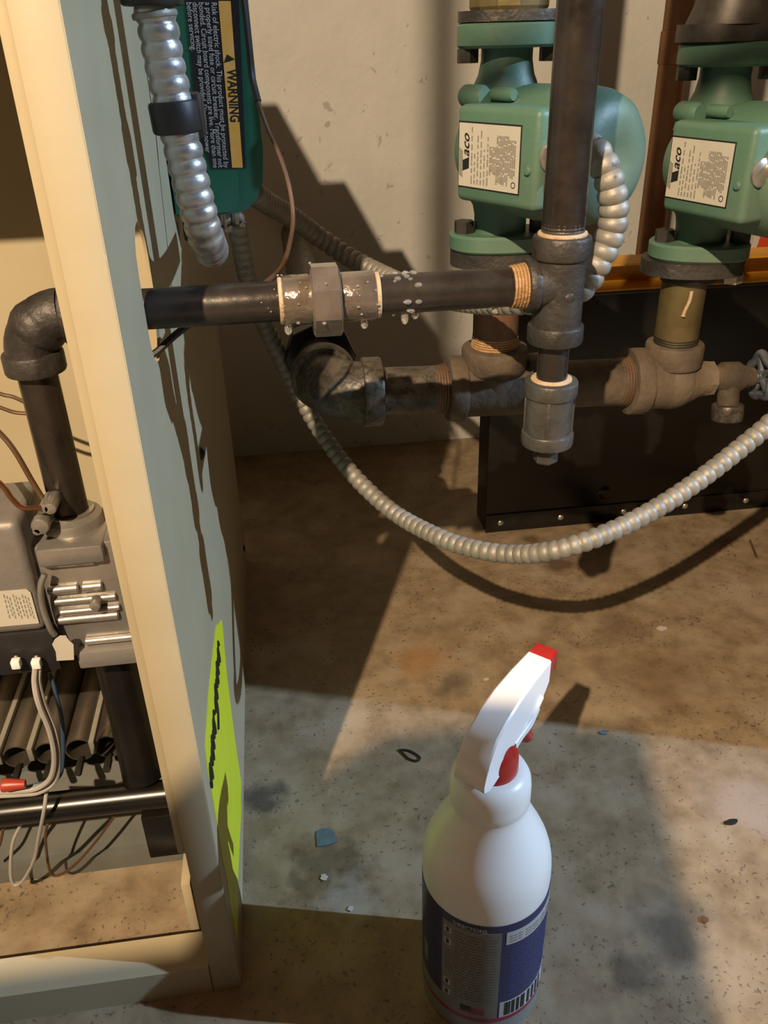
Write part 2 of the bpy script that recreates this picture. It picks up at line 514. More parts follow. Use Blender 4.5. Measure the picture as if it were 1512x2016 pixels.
# folded front stiles: a face turned to the room and a return behind it
part('front_stile', MB().box((XP - 0.0225, Y0 - 0.0005, 0.0), (XP - 0.0005, Y0 + 0.002, 0.874), 0.0006), M['jacket'], bo)
part('stile_return', MB().box((XP - 0.0285, Y0 + 0.003, 0.172), (XP - 0.0225, Y0 + 0.006, 0.874), 0.0006), M['jacket'], bo)
part('stile_bracket', MB().box((XP - 0.045, Y0 + 0.055, 0.0), (XP - 0.037, Y0 + 0.095, 0.07), 0.0008), M['jacket'], bo)
part('front_stile', MB().box((-0.600, Y0, 0.0), (-0.57, Y0 + 0.002, 0.874), 0.0006), M['jacket'], bo)
part('lintel_panel', MB().box((-0.60, Y0, 0.772), (XP, Y0 + 0.003, 0.874), 0.0006), M['jacket'], bo)
part('top_panel', MB().box((-0.60, Y0, 0.874), (XP, 0.80, 0.877)), M['jacket'], bo)
part('back_panel', MB().box((-0.60, 1.118, 0.0), (XP - 0.002, 1.12, 0.65)), M['jacket'], bo)
part('draft_hood', MB().box((-0.52, 0.50, 0.877), (-0.15, 0.816, 0.958), 0.004), M['grey_pan'], bo)
part('inner_shield', MB().box((-0.598, 0.70, 0.27), (XP - 0.004, 0.704, 0.87)), M['jacket'], bo)
part('firebox_front', MB().box((-0.598, 0.704, 0.0), (XP - 0.004, 0.712, 0.27)), M['black_sheet'], bo)
# base rail: front face and a flange folded inwards
rail = MB()
rail.prism([(Y0, 0.0), (Y0 + 0.003, 0.0), (Y0 + 0.003, 0.031), (Y0 + 0.034, 0.031), (Y0 + 0.034, 0.034), (Y0, 0.034)], (-0.60, 0, 0), (0, 1, 0), (0, 0, 1), 0.60 + XP - 0.0235)
part('base_rail', rail, M['jacket'], bo)
pan = MB()
pan.prism([(0.575, 0.0), (0.700, 0.0), (0.700, 0.105), (0.612, 0.105), (0.584, 0.020), (0.575, 0.020)], (-0.596, 0, 0), (0, 1, 0), (0, 0, 1), 0.596 - 0.125)
part('base_pan', pan, M['grey_pan'], bo, 'grey sheet steel base pan')
part('pan_screw', MB().lathe([(0, .003), (.004, .002), (.0055, 0), (0, 0)], P(186, 1620, Y=0.600), (0, -1, 0.3), 16), M['zinc'], bo)
man = part('manifold_pipe', MB().cyl((-0.59, 0.520, 0.157), (-0.106, 0.520, 0.151), 0.0118, seg=28), M['black_gloss'], bo, 'glossy black gas manifold pipe')
part('manifold_bracket', MB().box((-0.151, 0.510, 0.086), (-0.100, 0.545, 0.136), 0.0015), M['black_gloss'], bo)
part('bracket_screw', MB().sphere((-0.120, 0.510, 0.128), 0.0025, 10, 6), M['zinc'], bo)
for i, bx in enumerate((-0.384, -0.357, -0.330, -0.303, -0.2765, -0.2500, -0.2245, -0.1990, -0.1755, -0.1475, -0.122)):
    t = MB()
    r, ri = 0.0122, 0.0108
    t.lathe([(ri, 0.0), (r, 0.0), (r, 0.15), (0, 0.15)], (bx, 0.552, 0.181), (0, 1, 0), 24)
    t.lathe([(ri, 0.0), (ri, 0.03), (0, 0.03)], (bx, 0.552, 0.181), (0, 1, 0), 24)
    tb = part('burner_tube', t, M['burner'], bo)
    part('orifice', MB().lathe([(0, 0), (.0034, 0), (.0034, .010), (.002, .018), (0, .018)], (bx, 0.534, 0.172), (0, 1, 0), 8), M['bolt'], tb)
for sx_ in (-0.2635, -0.2375, -0.1872, -0.1612, -0.135):
    part('burner_divider', MB().box((sx_ - 0.0022, 0.548, 0.178), (sx_ + 0.0022, 0.70, 0.192), 0.0006), M['strip'], bo)
part('panel_screw', MB().lathe([(0, 0.004), (0.003, 0.0035), (0.0062, 0.001), (0.0062, 0), (0, 0)], P(395, 893, X=XP), (1, 0, 0), 16), M['black_rubber'], bo)
part('panel_screw', MB().lathe([(0, 0.003), (0.003, 0.0025), (0.005, 0.001), (0.005, 0), (0, 0)], (XP, 1.08, 0.045), (1, 0, 0), 16), M['black_rubber'], bo)
# fluorescent sticker on the side panel, lower edge torn
def SP(u, v):
    q = P(u, v, X=XP)
    return (q.y, q.z)
sk = [SP(424, 1234), SP(436, 1220), SP(446, 1330), SP(461, 1450), SP(474, 1540), SP(474, 1600), SP(471, 1655), SP(468, 1720), SP(468, 1790),
      SP(466, 1850), SP(461, 1820), SP(452, 1780), SP(446, 1730), SP(437, 1690), SP(428, 1630), SP(416, 1560), SP(407, 1510), SP(403, 1470), SP(410, 1360)]
st = part('sticker', MB().prism(sk, (XP, 0, 0), (0, 1, 0), (0, 0, 1), 0.0005), M['lime'], bo, 'fluorescent yellow sticker')
scr = MB()
a0, a1 = SP(427, 1252), SP(408, 1535)
def hand(t0, t1, amp, turns, off):
    pts = []
    n = int(turns * 9)
    for k in range(n + 1):
        t = t0 + (t1 - t0) * k / n
        ph = 2 * math.pi * turns * k / n
        y = a0[0] + (a1[0] - a0[0]) * t + 0.004 * math.cos(ph)
        z = a0[1] + (a1[1] - a0[1]) * t - off + amp * math.sin(ph) * (1 + 0.35 * math.sin(ph * 0.37))
        pts.append(V(XP + 0.0008, y, z))
    scr.tube(spline(pts, 2), 0.0012, 5)
hand(0.03, 0.50, 0.0075, 8, 0.010)
hand(0.56, 0.96, 0.0075, 7, 0.010)
tl = [V(XP + 0.0008, *SP(421, 1370)), V(XP + 0.0008, *SP(426, 1400)), V(XP + 0.0008, *SP(427, 1436))]
scr.tube(spline(tl, 4), 0.0016, 5)
part('handwriting', scr, M['ink'], st, 'black handwriting')

# ------------------------------------------------------------------ gas piping
GY, GZ, GX = 0.542, 0.5545, 0.1878
gp = thing('gas_pipe', 'black iron gas line with wet union, tee and capped drip leg', 'pipe', (GX, GY, 0.431))
part('pipe_run', MB().cyl((-0.135, GY, GZ), (0.010, GY, GZ), 0.0128, seg=32), M['black_pipe'], gp)
part('pipe_run', MB().cyl((0.055, GY, GZ), (0.165, GY, GZ), 0.0128, seg=32), M['black_pipe'], gp)
part('sealant_ring', MB().ring((0.0015, GY, GZ), (0.0045, GY, GZ), 0.0150, 0.001), M['dope'], gp)
part('union_end', MB().ring((0.004, GY, GZ), (0.026, GY, GZ), 0.0160, 0.002), M['wet_iron'], gp)
nut = MB().lathe([(0, 0), (.0215, 0), (.0238, .0012), (.0238, .0178), (.0215, .019), (0, .019)], (0.0222, GY, GZ - 0.001), (1, 0, 0), 8, spin=0.3)
part('union_nut', nut, M['wet_iron'], gp, 'eight-sided wet union nut', sharp=20)
part('union_end', MB().ring((0.0405, GY, GZ), (0.0645, GY, GZ), 0.0158, 0.002), M['wet_iron'], gp)
part('sealant_ring', MB().ring((0.0640, GY, GZ), (0.0670, GY, GZ), 0.0148, 0.001), M['dope'], gp)
# clear leak-test fluid clinging to the joint, with drips
fl = MB()
for k in range(48):
    x = random.uniform(-0.012, 0.098)
    a = random.uniform(0, 2 * math.pi)
    rr = 0.0132 if x < 0.002 or x > 0.066 else (0.0243 if 0.022 < x < 0.041 else 0.0164)
    s = random.uniform(0.0004, 0.0011)
    if 0.075 < x < 0.09:
        s *= 1.9
    fl.sphere((x, GY + rr * math.cos(a), GZ + rr * math.sin(a)), s, 8, 6, (1.2, 1, 0.9))
for x, l in ((0.006, 0.006), (0.056, 0.005), (0.083, 0.0075), (0.090, 0.004), (0.144, 0.004)):
    zz = GZ - (0.0165 if x < 0.07 else 0.0132)
    fl.sphere((x, GY - 0.003, zz - l * 0.25), 0.0026, 10, 8, (1, 1, l / 0.0040))
for k in range(26):
    x = random.gauss(0.085, 0.006)
    a = random.uniform(0, 2 * math.pi)
    fl.sphere((x, GY + 0.0130 * math.cos(a), GZ + 0.0130 * math.sin(a)), random.uniform(0.0008, 0.0018), 10, 8, (1.5, 1, 1))
fo = part('leak_fluid', fl, M['fluid'], gp, 'clear bubbly leak-test fluid')
fo['kind'] = 'stuff'
th = MB()
for k in range(5):
    th.ring((0.1545 + k * 0.0021, GY, GZ), (0.1563 + k * 0.0021, GY, GZ), 0.0140 + k * 0.0003, 0.0006, 24)
part('taped_thread', th, M['dope_dark'], gp)
tee = MB()
tee.ring((0.1640, GY, GZ), (0.1725, GY, GZ), 0.0178, 0.0022)
tee.cyl((0.170, GY, GZ), (GX, GY, GZ), 0.0160)
tee.cyl((GX, GY, 0.523), (GX, GY, 0.578), 0.0168, seg=32)
tee.ring((GX, GY, 0.5715), (GX, GY, 0.5865), 0.0192, 0.0022)
tee.ring((GX, GY, 0.5145), (GX, GY, 0.5280), 0.0192, 0.0022)
tee.sphere((GX + 0.002, GY - 0.0150, 0.549), 0.0042, 12, 8, (1, .6, 1))
part('pipe_tee', tee, M['cast_iron'], gp)
part('sealant_ring', MB().ring((GX, GY, 0.5855), (GX, GY, 0.5885), 0.0162, 0.001), M['dope'], gp)
th = MB()
for k in range(4):
    th.ring((GX, GY, 0.5885 + k * 0.0022), (GX, GY, 0.5903 + k * 0.0022), 0.0140 - k * 0.0001, 0.0005, 24)
part('thread', th, M['galv'], gp)
part('riser_pipe', MB().cyl((GX, GY, 0.586), (GX, GY, 2.399), 0.0138, seg=32), M['black_pipe'], gp)
part('nipple', MB().cyl((GX, GY, 0.480), (GX, GY, 0.517), 0.0108, seg=28), M['black_pipe'], gp)
part('sealant_ring', MB().ring((GX, GY, 0.4865), (GX, GY, 0.4890), 0.0145, 0.001), M['dope'], gp)
cpl = MB()
cpl.ring((GX, GY, 0.4755), (GX, GY, 0.4875), 0.0190, 0.0020)
cpl.cyl((GX, GY, 0.447), (GX, GY, 0.477), 0.0168, seg=32)
cpl.ring((GX, GY, 0.4375), (GX, GY, 0.4485), 0.0190, 0.0020)
for k in range(4):
    a = math.radians(-110 + 90 * k)
    cpl.box((-0.0016, -0.0178, 0.447), (0.0016, -0.0150, 0.477), 0.0005, M=Matrix.Translation((GX, GY, 0)) @ Matrix.Rotation(a + math.pi / 2, 4, 'Z'))
part('coupling', cpl, M['galv'], gp)
part('drip_plug', MB().lathe([(0, 0), (.0078, 0), (.0092, .0015), (.0092, .016), (0, .016)], (GX, GY, 0.4230), (0, 0, 1), 6), M['cast_iron'], gp, sharp=20)
# elbow and drop inside the cabinet
DX = -0.1573
el = MB()
bend = [V(DX + 0.026 * (1 - math.sin(math.radians(t))), GY, GZ - 0.026 + 0.026 * math.cos(math.radians(90 - t)) * 1.0) for t in range(0, 91, 10)]
bend = [V(DX + 0.024 - 0.024 * math.cos(math.radians(t)), GY, GZ - 0.024 + 0.024 * math.sin(math.radians(t))) for t in range(0, 91, 9)]
el.tube(bend, 0.0165, 24)
el.ring((DX, GY, 0.5185), (DX, GY, 0.5325), 0.0192, 0.002)
el.ring((DX + 0.024, GY, GZ), (DX + 0.038, GY, GZ), 0.0192, 0.002)
el.sphere((DX + 0.0072, GY, GZ - 0.0072), 0.0180, 16, 10)
part('elbow', el, M['cast_iron'], gp)
part('drop_pipe', MB().cyl((DX, GY, 0.412), (DX, GY, 0.522), 0.0127, seg=32), M['black_pipe'], gp)

# ------------------------------------------------------------------ gas valve
VY = 0.505
gv = thing('gas_valve', 'silver die-cast gas valve with sticker inside the open cabinet', 'gas valve', (-0.17, 0.53, 0.306))
part('inlet_boss', MB().lathe([(0, 0), (.0225, 0), (.0225, .012), (.021, .016), (.0165, .0185), (.0165, .020), (0, .020)], (DX, GY, 0.3965), (0, 0, 1), 32), M['diecast'], gv)
body = MB()
body.box((-0.182, VY + 0.008, 0.309), (-0.118, 0.565, 0.405), 0.003)
body.box((-0.176, VY + 0.001, 0.392), (-0.132, 0.56, 0.406), 0.002)
part('body', body, M['diecast'], gv)
def vz(y):
    return P(120, y, Y=VY).z
for (xa, xb, yy, r) in ((-0.1735, -0.139, 1114, 0.0048), (-0.176, -0.155, 1171, 0.0036), (-0.153, -0.1385, 1171, 0.0036), (-0.172, -0.130, 1217, 0.0028),
                        (-0.176, -0.132, 1232, 0.0034), (-0.174, -0.131, 1195, 0.0028), (-0.160, -0.120, 1279, 0.0030)):
    part('rib', MB().lathe([(0, 0), (r * .7, 0), (r, r * .3), (r, xb - xa - r * .3), (r * .7, xb - xa), (0, xb - xa)], (xa, VY + 0.007, vz(yy)), (1, 0, 0), 16), M['diecast'], gv)
part('lower_block', MB().box((-0.166, VY - 0.001, 0.304), (-0.118, 0.55, 0.319), 0.0015), M['valve_grey'], gv)
part('side_bolt', MB().ring((-0.1445, VY - 0.004, vz(1195)), (-0.1445, VY + 0.006, vz(1195)), 0.0038, 0.0008, 12), M['zinc'], gv)
cov = part('solenoid_cover', MB().box((-0.34, VY - 0.004, 0.343), (-0.180, 0.565, 0.432), 0.006, 3), M['valve_grey'], gv)
def stk(u, v):
    q = P(u, v, Y=VY - 0.0045)
    return (q.x, q.z)
sp = [(-0.31, stk(0, 1160)[1]), stk(52, 1160), stk(60, 1166), stk(77, 1227), (-0.31, stk(0, 1232)[1])]
vs_lab = part('rating_sticker', MB().prism(sp, (0, VY - 0.0042, 0), (1, 0, 0), (0, 0, 1), 0.0004), M['paper'], cov, 'white printed sticker')
pr = MB()
for k in range(9):
    u0 = 6 + k * 6.0
    a, b2 = stk(u0, 1170 + (k % 3) * 3), stk(u0 + 13, 1220 - (k % 2) * 5)
    n = 5
    for j in range(n):
        t0, t1 = j / n, (j + 0.72) / n
        xa, za = a[0] + (b2[0] - a[0]) * t0, a[1] + (b2[1] - a[1]) * t0
        xb, zb = a[0] + (b2[0] - a[0]) * t1, a[1] + (b2[1] - a[1]) * t1
        pr.prism([(xa, za), (xa + 0.0008, za), (xb + 0.0008, zb), (xb, zb)], (0, VY - 0.0047, 0), (1, 0, 0), (0, 0, 1), 0.0001)
part('print', pr, M['ink_grey'], vs_lab)
part('cover_gasket', MB().tube(spline([P(88, 1130, Y=VY - .002), P(80, 1155, Y=VY - .004), P(84, 1195, Y=VY - .004), P(98, 1235, Y=VY - .004), P(108, 1250, Y=VY - .002)], 6), 0.0022, 10), M['diecast'], gv)
part('terminal_block', MB().box((-0.33, VY - 0.002, 0.306), (-0.178, 0.55, 0.343), 0.002), M['black_rubber'], gv)
for u, v in ((32, 1306), (72, 1306)):
    t_ = part('terminal', MB().cyl(P(u, v - 14, Y=VY - 0.003), P(u, v - 4, Y=VY - 0.006), 0.0018, seg=10), M['zinc'], gv)
    c_ = P(u, v, Y=VY - 0.008)
    part('spade_sleeve', MB().box(c_ - V(.0032, .003, .0035), c_ + V(.0032, .003, .0035), 0.001), M['shroud'], t_)
tg = [(103, 1268), (108, 1258), (118, 1251), (130, 1251), (136, 1260), (145, 1268), (146, 1298), (112, 1300), (110, 1282)]
tg = [(P(u, v, Y=VY - 0.006).x, P(u, v, Y=VY - 0.006).z) for u, v in tg]
part('paper_tag', MB().prism(tg, (0, VY - 0.006, 0), (1, 0, 0), (0, 0, 1), 0.0006), M['paper'], gv, 'torn white paper tag')
for (u, v, r) in ((78, 1038, 0.006), (72, 1048, 0.003), (98, 1003, 0.0042), (86, 1003, 0.0035), (95, 1096, 0.003), (184, 1094, 0.005)):
    c_ = P(u, v, Y=VY + 0.004)
    part('fitting', MB().ring(c_, c_ + V(0, 0.02, 0), r, 0.001, 12), M['diecast'], gv)
part('outlet_elbow', MB().tube(spline([(-0.150, 0.545, 0.31), (-0.150, 0.545, 0.27), (-0.148, 0.54, 0.22), (-0.146, 0.53, 0.165)], 6), 0.017, 20), M['black_gloss'], gv)

# loose tubes and wires in the cabinet
def wire(name, pts, r, mat, label, cat, group=None):
    pp = [P(u, v, Y=y) for u, v, y in pts]
    return solo(name, MB().tube(spline(pp, 8), r, 8), mat, label, cat, pp[0], group)
wire('pilot_tube', [(-60, 905, .52), (0, 952, .515), (22, 980, .512), (45, 1000, .510), (80, 1000, .508)], 0.0019, M['copper'], 'bright copper pilot tube bending into the gas valve', 'tube')
wire('sensor_tube', [(-60, 750, .60), (0, 775, .60), (30, 783, .60), (65, 803, .60), (120, 850, .60)], 0.0015, M['brown_tube'], 'upper of two thin brown tubes passing behind the drop pipe', 'tube', 'thin brown tubes in the cabinet')
wire('sensor_tube', [(-60, 780, .61), (0, 802, .61), (30, 812, .61), (70, 816, .61), (120, 830, .61)], 0.0015, M['brown_tube'], 'lower of two thin brown tubes passing behind the drop pipe', 'tube', 'thin brown tubes in the cabinet')
wire('sensor_tube', [(-50, 810, .54), (0, 853, .535), (30, 890, .53), (62, 945, .525), (92, 994, .520)], 0.0018, M['brown_tube'], 'brown tube curving down to the top of the gas valve', 'tube', 'thin brown tubes in the cabinet')
wire('grey_wire', [(70, 1312, .498), (68, 1345, .495), (76, 1385, .49), (98, 1440, .49), (107, 1490, .492), (100, 1530, .495), (75, 1551, .497), (40, 1557, .497), (-40, 1560, .50)], 0.0022, M['wire_grey'], 'grey wire nearer the blue one, looping off the gas valve terminal', 'wire', 'grey wires at the valve')
wire('grey_wire', [(77, 1312, .500), (76, 1345, .498), (86, 1385, .494), (108, 1440, .494), (115, 1495, .496), (108, 1538, .499), (78, 1559, .500), (40, 1564, .500), (-40, 1568, .503)], 0.0022, M['wire_grey'], 'outer grey wire, the wider loop over the black manifold', 'wire', 'grey wires at the valve')
wire('blue_wire', [(97, 1325, .512), (108, 1360, .508), (122, 1420, .508), (124, 1490, .510), (115, 1530, .508), (80, 1543, .502), (40, 1551, .500), (-40, 1552, .502)], 0.0017, M['wire_blue'], 'dark blue wire beside the grey wires under the gas valve', 'wire')
wire('grey_lead', [(92, 1556, .505), (86, 1600, .500), (76, 1650, .515), (68, 1690, .53), (48, 1730, .545), (30, 1742, .55), (21, 1720, .55), (25, 1660, .55), (40, 1625, .55), (46, 1600, .545)], 0.0016, M['wire_grey'], 'thin grey lead hanging in a loop in front of the base pan', 'wire')
wire('brown_lead', [(100, 1600, .545), (90, 1640, .545), (92, 1680, .55), (100, 1718, .553), (118, 1722, .553), (150, 1700, .556), (190, 1655, .56), (232, 1598, .565)], 0.0013, M['brown_tube'], 'thin dark lead hanging in a V before the grey base pan', 'wire')
wire('brown_lead', [(12, 1605, .56), (5, 1640, .56), (-4, 1670, .56), (-30, 1700, .56)], 0.0013, M['brown_tube'], 'short dark lead at the frame edge over the base pan', 'wire')
cpt = P(4, 1546, Y=0.494)
solo('red_wire_nut', MB().lathe([(0, 0), (.005, 0), (.0055, .002), (.0035, .017), (0, .018)], cpt, (1, 0, -0.1), 12), M['wire_red'], 'red wire nut at the end of the grey wires', 'wire nut', cpt)

# ------------------------------------------------------------------ relay box on the panel
RY = 0.775
rl = thing('switching_relay', 'green relay box with black and orange warning label', 'relay box', (-0.04, RY + 0.02, 0.566))
zb = P(400, 424, Y=RY).z
outl = [(-0.0795, zb), (-0.030, zb), (-0.018, zb + 0.003), (-0.008, zb + 0.012), (-0.0025, zb + 0.026), (0.000, zb + 0.05), (-0.002, 0.775), (-0.0795, 0.775)]
case = MB()
case.prism(outl, (0, RY + 0.055, 0), (1, 0, 0), (0, 0, 1), 0.053)
part('case', case, M['green_box'], rl)
cover = [(-0.0790, zb + 0.002), (-0.034, zb + 0.002), (-0.0275, zb + 0.004), (-0.0240, zb + 0.010), (-0.0175, 0.775), (-0.0790, 0.775)]
part('cover', MB().prism(cover, (0, RY + 0.003, 0), (1, 0, 0), (0, 0, 1), 0.006), M['green_box'], rl)
def RP(u, v):
    q = P(u, v, Y=RY - 0.0035)
    return (q.x, q.z)
lab = [RP(365, -10), RP(470, -10), RP(484, 332), RP(418, 332), RP(390, 262)]
lb = part('warning_label', MB().prism(lab, (0, RY - 0.0032, 0), (1, 0, 0), (0, 0, 1), 0.0004), M['label_black'], rl, 'black warning label')
band = [RP(430, 2), RP(454, 2), RP(478, 330), RP(457, 330)]
part('orange_band', MB().prism(band, (0, RY - 0.0037, 0), (1, 0, 0), (0, 0, 1), 0.0003), M['label_orange'], lb)
def vtext(s, u0, v0, u1, v1, size, mat, shear=0.0, bold=0.0, name='print'):
    """words that run down the label, tops of the letters to the right"""
    a, b_ = RP(u0, v0), RP(u1, v1)
    o = V(a[0], RY - 0.0042, a[1])
    d = V(b_[0] - a[0], 0, b_[1] - a[1])
    L_ = d.length
    d.normalize()
    up = V(-d.z, 0, d.x)
    mb = lettering(s, size, (0, 0, 0), (1, 0, 0), (0, 1, 0), shear=shear, bold=bold)
    wdt = max(p.x for p in mb.v)
    k = L_ / wdt
    mb.v = [o + d * (p.x * k) + up * p.y for p in mb.v]
    part(name, mb, mat, lb)
vtext('WARNING', 447, 136, 454, 240, 0.0115, M['ink'], bold=0.0003)
tri = [RP(441, 124), RP(463, 117), RP(447, 107)]
part('alert_triangle', MB().prism(tri, (0, RY - 0.0040, 0), (1, 0, 0), (0, 0, 1), 0.0002), M['ink'], lb)
rows = [('Risk of electric shock. This product must be protected by', 416, 4, 441, 330),
        ('a properly sized fuse or circuit breaker. Transformer not', 404, 4, 430, 330),
        ('bonded. Circuit board components are live. More than one', 391, 4, 420, 330),
        ('disconnect switch may be provided. Disconnect power', 379, 4, 405, 300),
        ('before servicing.', 367, 4, 377, 100)]
for s, u0, v0, u1, v1 in rows:
    vtext(s, u0, v0, u1, v1, 0.0062, M['print_white'])
for (u, v) in ((445, 438), (425, 440), (468, 432)):
    c_ = P(u, v, Y=RY + 0.02)
    part('strain_relief', MB().ring(c_ + V(0, 0, 0.012), c_ - V(0, 0, 0.008), 0.0065, 0.001, 16), M['zinc'], rl)
    part('clamp_screw', MB().cyl(c_ + V(0.004, -0.010, -0.004), c_ + V(0.004, 0.0, -0.004), 0.0028, seg=10), M['zinc'], rl)
part('knockout_nut', MB().ring(P(362, 452, Y=RY + 0.02), P(372, 452, Y=RY + 0.02) + V(0.006, 0, 0), 0.010, 0.001, 8), M['black_rubber'], rl)

# ------------------------------------------------------------------ flexible conduits
ca = [(296, -60, .56), (301, 0, .56), (312, 60, .56), (325, 130, .56), (338, 190, .56), (352, 255, .56), (365, 315, .56), (380, 375, .56), (396, 437, .562), (408, 473, .568), (415, 490, .585), (416, 490, .62), (412, 478, .68), (405, 455, .76)]
cpts = [P(u, v, Y=y) for u, v, y in ca]
cpts = [V(XP - 0.004, cpts[0].y, cpts[0].z + 0.040), V(XP + 0.012, cpts[0].y, cpts[0].z + 0.034)] + cpts
c1 = thing('flexible_conduit', 'bright silver flexible conduit with a black coupling, beside the cabinet', 'conduit', cpts[-1], 'metal conduits')
part('hose', armoured(cpts, 0.0118, 0.0090, 0.0014, 20), M['alu'], c1, sharp=60)
part('coupling', MB().ring(P(340, 198, Y=.56), P(352, 262, Y=.56), 0.0150, 0.002, 12), M['black_rubber'], c1, 'black coupling')
cb = P(366, 228, Y=.565)
part('coupling_lug', MB().box(cb - V(.011, .008, .0125), cb + V(.011, .010, .0125), 0.003), M['black_rubber'], c1)
part('end_connector', MB().ring(P(296, -20, Y=.56), P(300, 12, Y=.56), 0.0175, 0.002, 12), M['black_rubber'], c1)
part('end_ring', MB().ring(P(303, 22, Y=.56), P(306, 36, Y=.56), 0.0128, 0.001, 20), M['steel_hose'], c1)

lb_ = [(468, 440, .79), (474, 480, .80), (487, 545, .82), (515, 625, .85), (545, 690, .86), (582, 765, .86), (635, 855, .845), (700, 940, .81), (780, 1012, .76), (870, 1060, .70), (940, 1082, .665), (1010, 1091, .64), (1080, 1086, .615), (1150, 1067, .605), (1230, 1034, .61), (1310, 990, .62), (1390, 935, .63), (1460, 880, .64), (1520, 830, .645), (1590, 760, .65), (1640, 640, .66), (1620, 480, .665), (1560, 380, .665)]
cpts = [P(u, v, Y=y) for u, v, y in lb_]
solo('flexible_conduit', armoured(cpts, 0.0093, 0.0092, 0.0015, 16), M['steel_hose'], 'long grey armoured conduit hanging in a wide loop above the floor', 'conduit', cpts[0], 'metal conduits', sharp=60)

dd = [(498, 380, .80), (530, 402, .85), (575, 428, .90), (630, 468, .93), (690, 508, .92), (750, 540, .88), (830, 575, .79), (930, 592, .68), (1030, 592, .612), (1100, 585, .598), (1145, 565, .592), (1172, 525, .590), (1196, 475, .590), (1208, 425, .590), (1203, 370, .590), (1187, 322, .595), (1165, 295, .605), (1140, 285, .62)]
cpts = [P(u, v, Y=y) for u, v, y in dd]
c3 = thing('flexible_conduit', 'ribbed grey conduit running behind the gas pipe up to the nearer pump', 'conduit', cpts[-1], 'metal conduits')
part('hose', armoured(cpts, 0.0108, 0.0098, 0.0020, 18), M['steel_hose'], c3, sharp=60)
part('connector', MB().ring(P(1176, 305, Y=.601), P(1140, 285, Y=.622), 0.0108, 0.001, 16), M['galv'], c3)

# thin capillary from the frame top past the relay, round the gas pipe and into the cabinet slot
cp = [(474, -40, .70), (482, 20, .70), (490, 90, .70), (496, 150, .70), (508, 200, .69), (528, 258, .68), (552, 310, .67), (570, 370, .66), (577, 430, .65), (570, 480, .63), (556, 522, .60), (528, 552, .575), (470, 590, .567), (410, 618, .566), (372, 638, .562), (340, 664, .560), (312, 690, .556), (290, 706, .553)]
cpts = [P(u, v, Y=y) for u, v, y in cp]
cap_t = thing('capillary_tube', 'thin brown capillary tube with a black sleeve, curving behind the wet union', 'tube', cpts[-1])
part('tube', MB().tube(spline(cpts, 8), 0.0017, 8), M['brown_tube'], cap_t)
part('sleeve', MB().tube(spline(cpts[:5], 8), 0.0026, 8), M['black_rubber'], cap_t)
part('sleeve', MB().tube(spline(cpts[14:], 8), 0.0025, 8), M['black_rubber'], cap_t)

# ------------------------------------------------------------------ circulator pumps
PX, PY, PZ = 0.199, 0.74, 0.537
MV = V(0.5, -0.866, 0)
NV = V(-0.866, -0.5, 0)
pump = thing('circulator_pump', 'nearer green circulator pump, directly behind the black gas riser', 'pump', (0, 0, 0), 'green circulator pumps')
def oval(a, b, n=40, p=2.4, rot=0.0):
    out = []
    for k in range(n):
        t = 2 * math.pi * k / n
        c, s = math.cos(t), math.sin(t)
        x = a * math.copysign(abs(c) ** (2 / p), c); y = b * math.copysign(abs(s) ** (2 / p), s)
        out.append((x * math.cos(rot) - y * math.sin(rot), x * math.sin(rot) + y * math.cos(rot)))
    return out
def flange(z0, z1, a, b, rot, name, mat, parent):
    mb = MB()
    e = 0.002
    o1, o2 = oval(a, b, rot=rot), oval(a - e, b - e, rot=rot)
    n = len(o1)
    lv = [[V(x, y, z0) for x, y in o2], [V(x, y, z0 + e) for x, y in o1], [V(x, y, z1 - e) for x, y in o1], [V(x, y, z1) for x, y in o2]]
    vs_ = [p for l in lv for p in l]
    fs = [tuple(range(n))[::-1], tuple(3 * n + k for k in range(n))]
    for l in range(3):
        for k in range(n):
            j = (k + 1) % n
            fs.append((l * n + k, l * n + j, (l + 1) * n + j, (l + 1) * n + k))
    mb.add(vs_, fs)
    return part(name, mb, mat, parent)
ROT = math.radians(-8)
flange(0.0, 0.0145, 0.0440, 0.0330, ROT, 'flange', M['green'], pump)
flange(0.1545, 0.1720, 0.0400, 0.0320, ROT, 'flange', M['green'], pump)
zc = 0.080
vol = MB()
vol.lathe([(0, -0.030), (0.026, -0.028), (0.033, -0.024), (0.0365, -0.015), (0.038, 0.0), (0.037, 0.012), (0.037, 0.018), (0, 0.018)], (0, 0, zc), MV, 40)
vol.lathe([(0.0205, 0.156), (0.0205, 0.146), (0.0225, 0.136), (0.027, 0.126), (0.034, 0.117), (0.036, 0.106)], (0, 0, 0), (0, 0, 1), 32)
vol.lathe([(0.0225, 0.012), (0.0225, 0.028), (0.0240, 0.036), (0.029, 0.044), (0.034, 0.054)], (0, 0, 0), (0, 0, 1), 32)
part('volute', vol, M['green'], pump)
part('joint_ring', MB().ring(V(0, 0, zc) + MV * 0.014, V(0, 0, zc) + MV * 0.026, 0.0405, 0.003, 40), M['green'], pump)
for k in range(4):
    a = math.radians(35 + 90 * k)
    x, y, _ = frame(MV)
    c_ = V(0, 0, zc) + (x * math.cos(a) + y * math.sin(a)) * 0.0425
    bo_ = part('ring_lug', MB().ring(c_ + MV * 0.010, c_ + MV * 0.028, 0.0075, 0.0015, 14), M['green'], pump)
    part('cap_screw', MB().ring(c_ + MV * 0.028, c_ + MV * 0.035, 0.0045, 0.001, 12), M['green'], bo_)
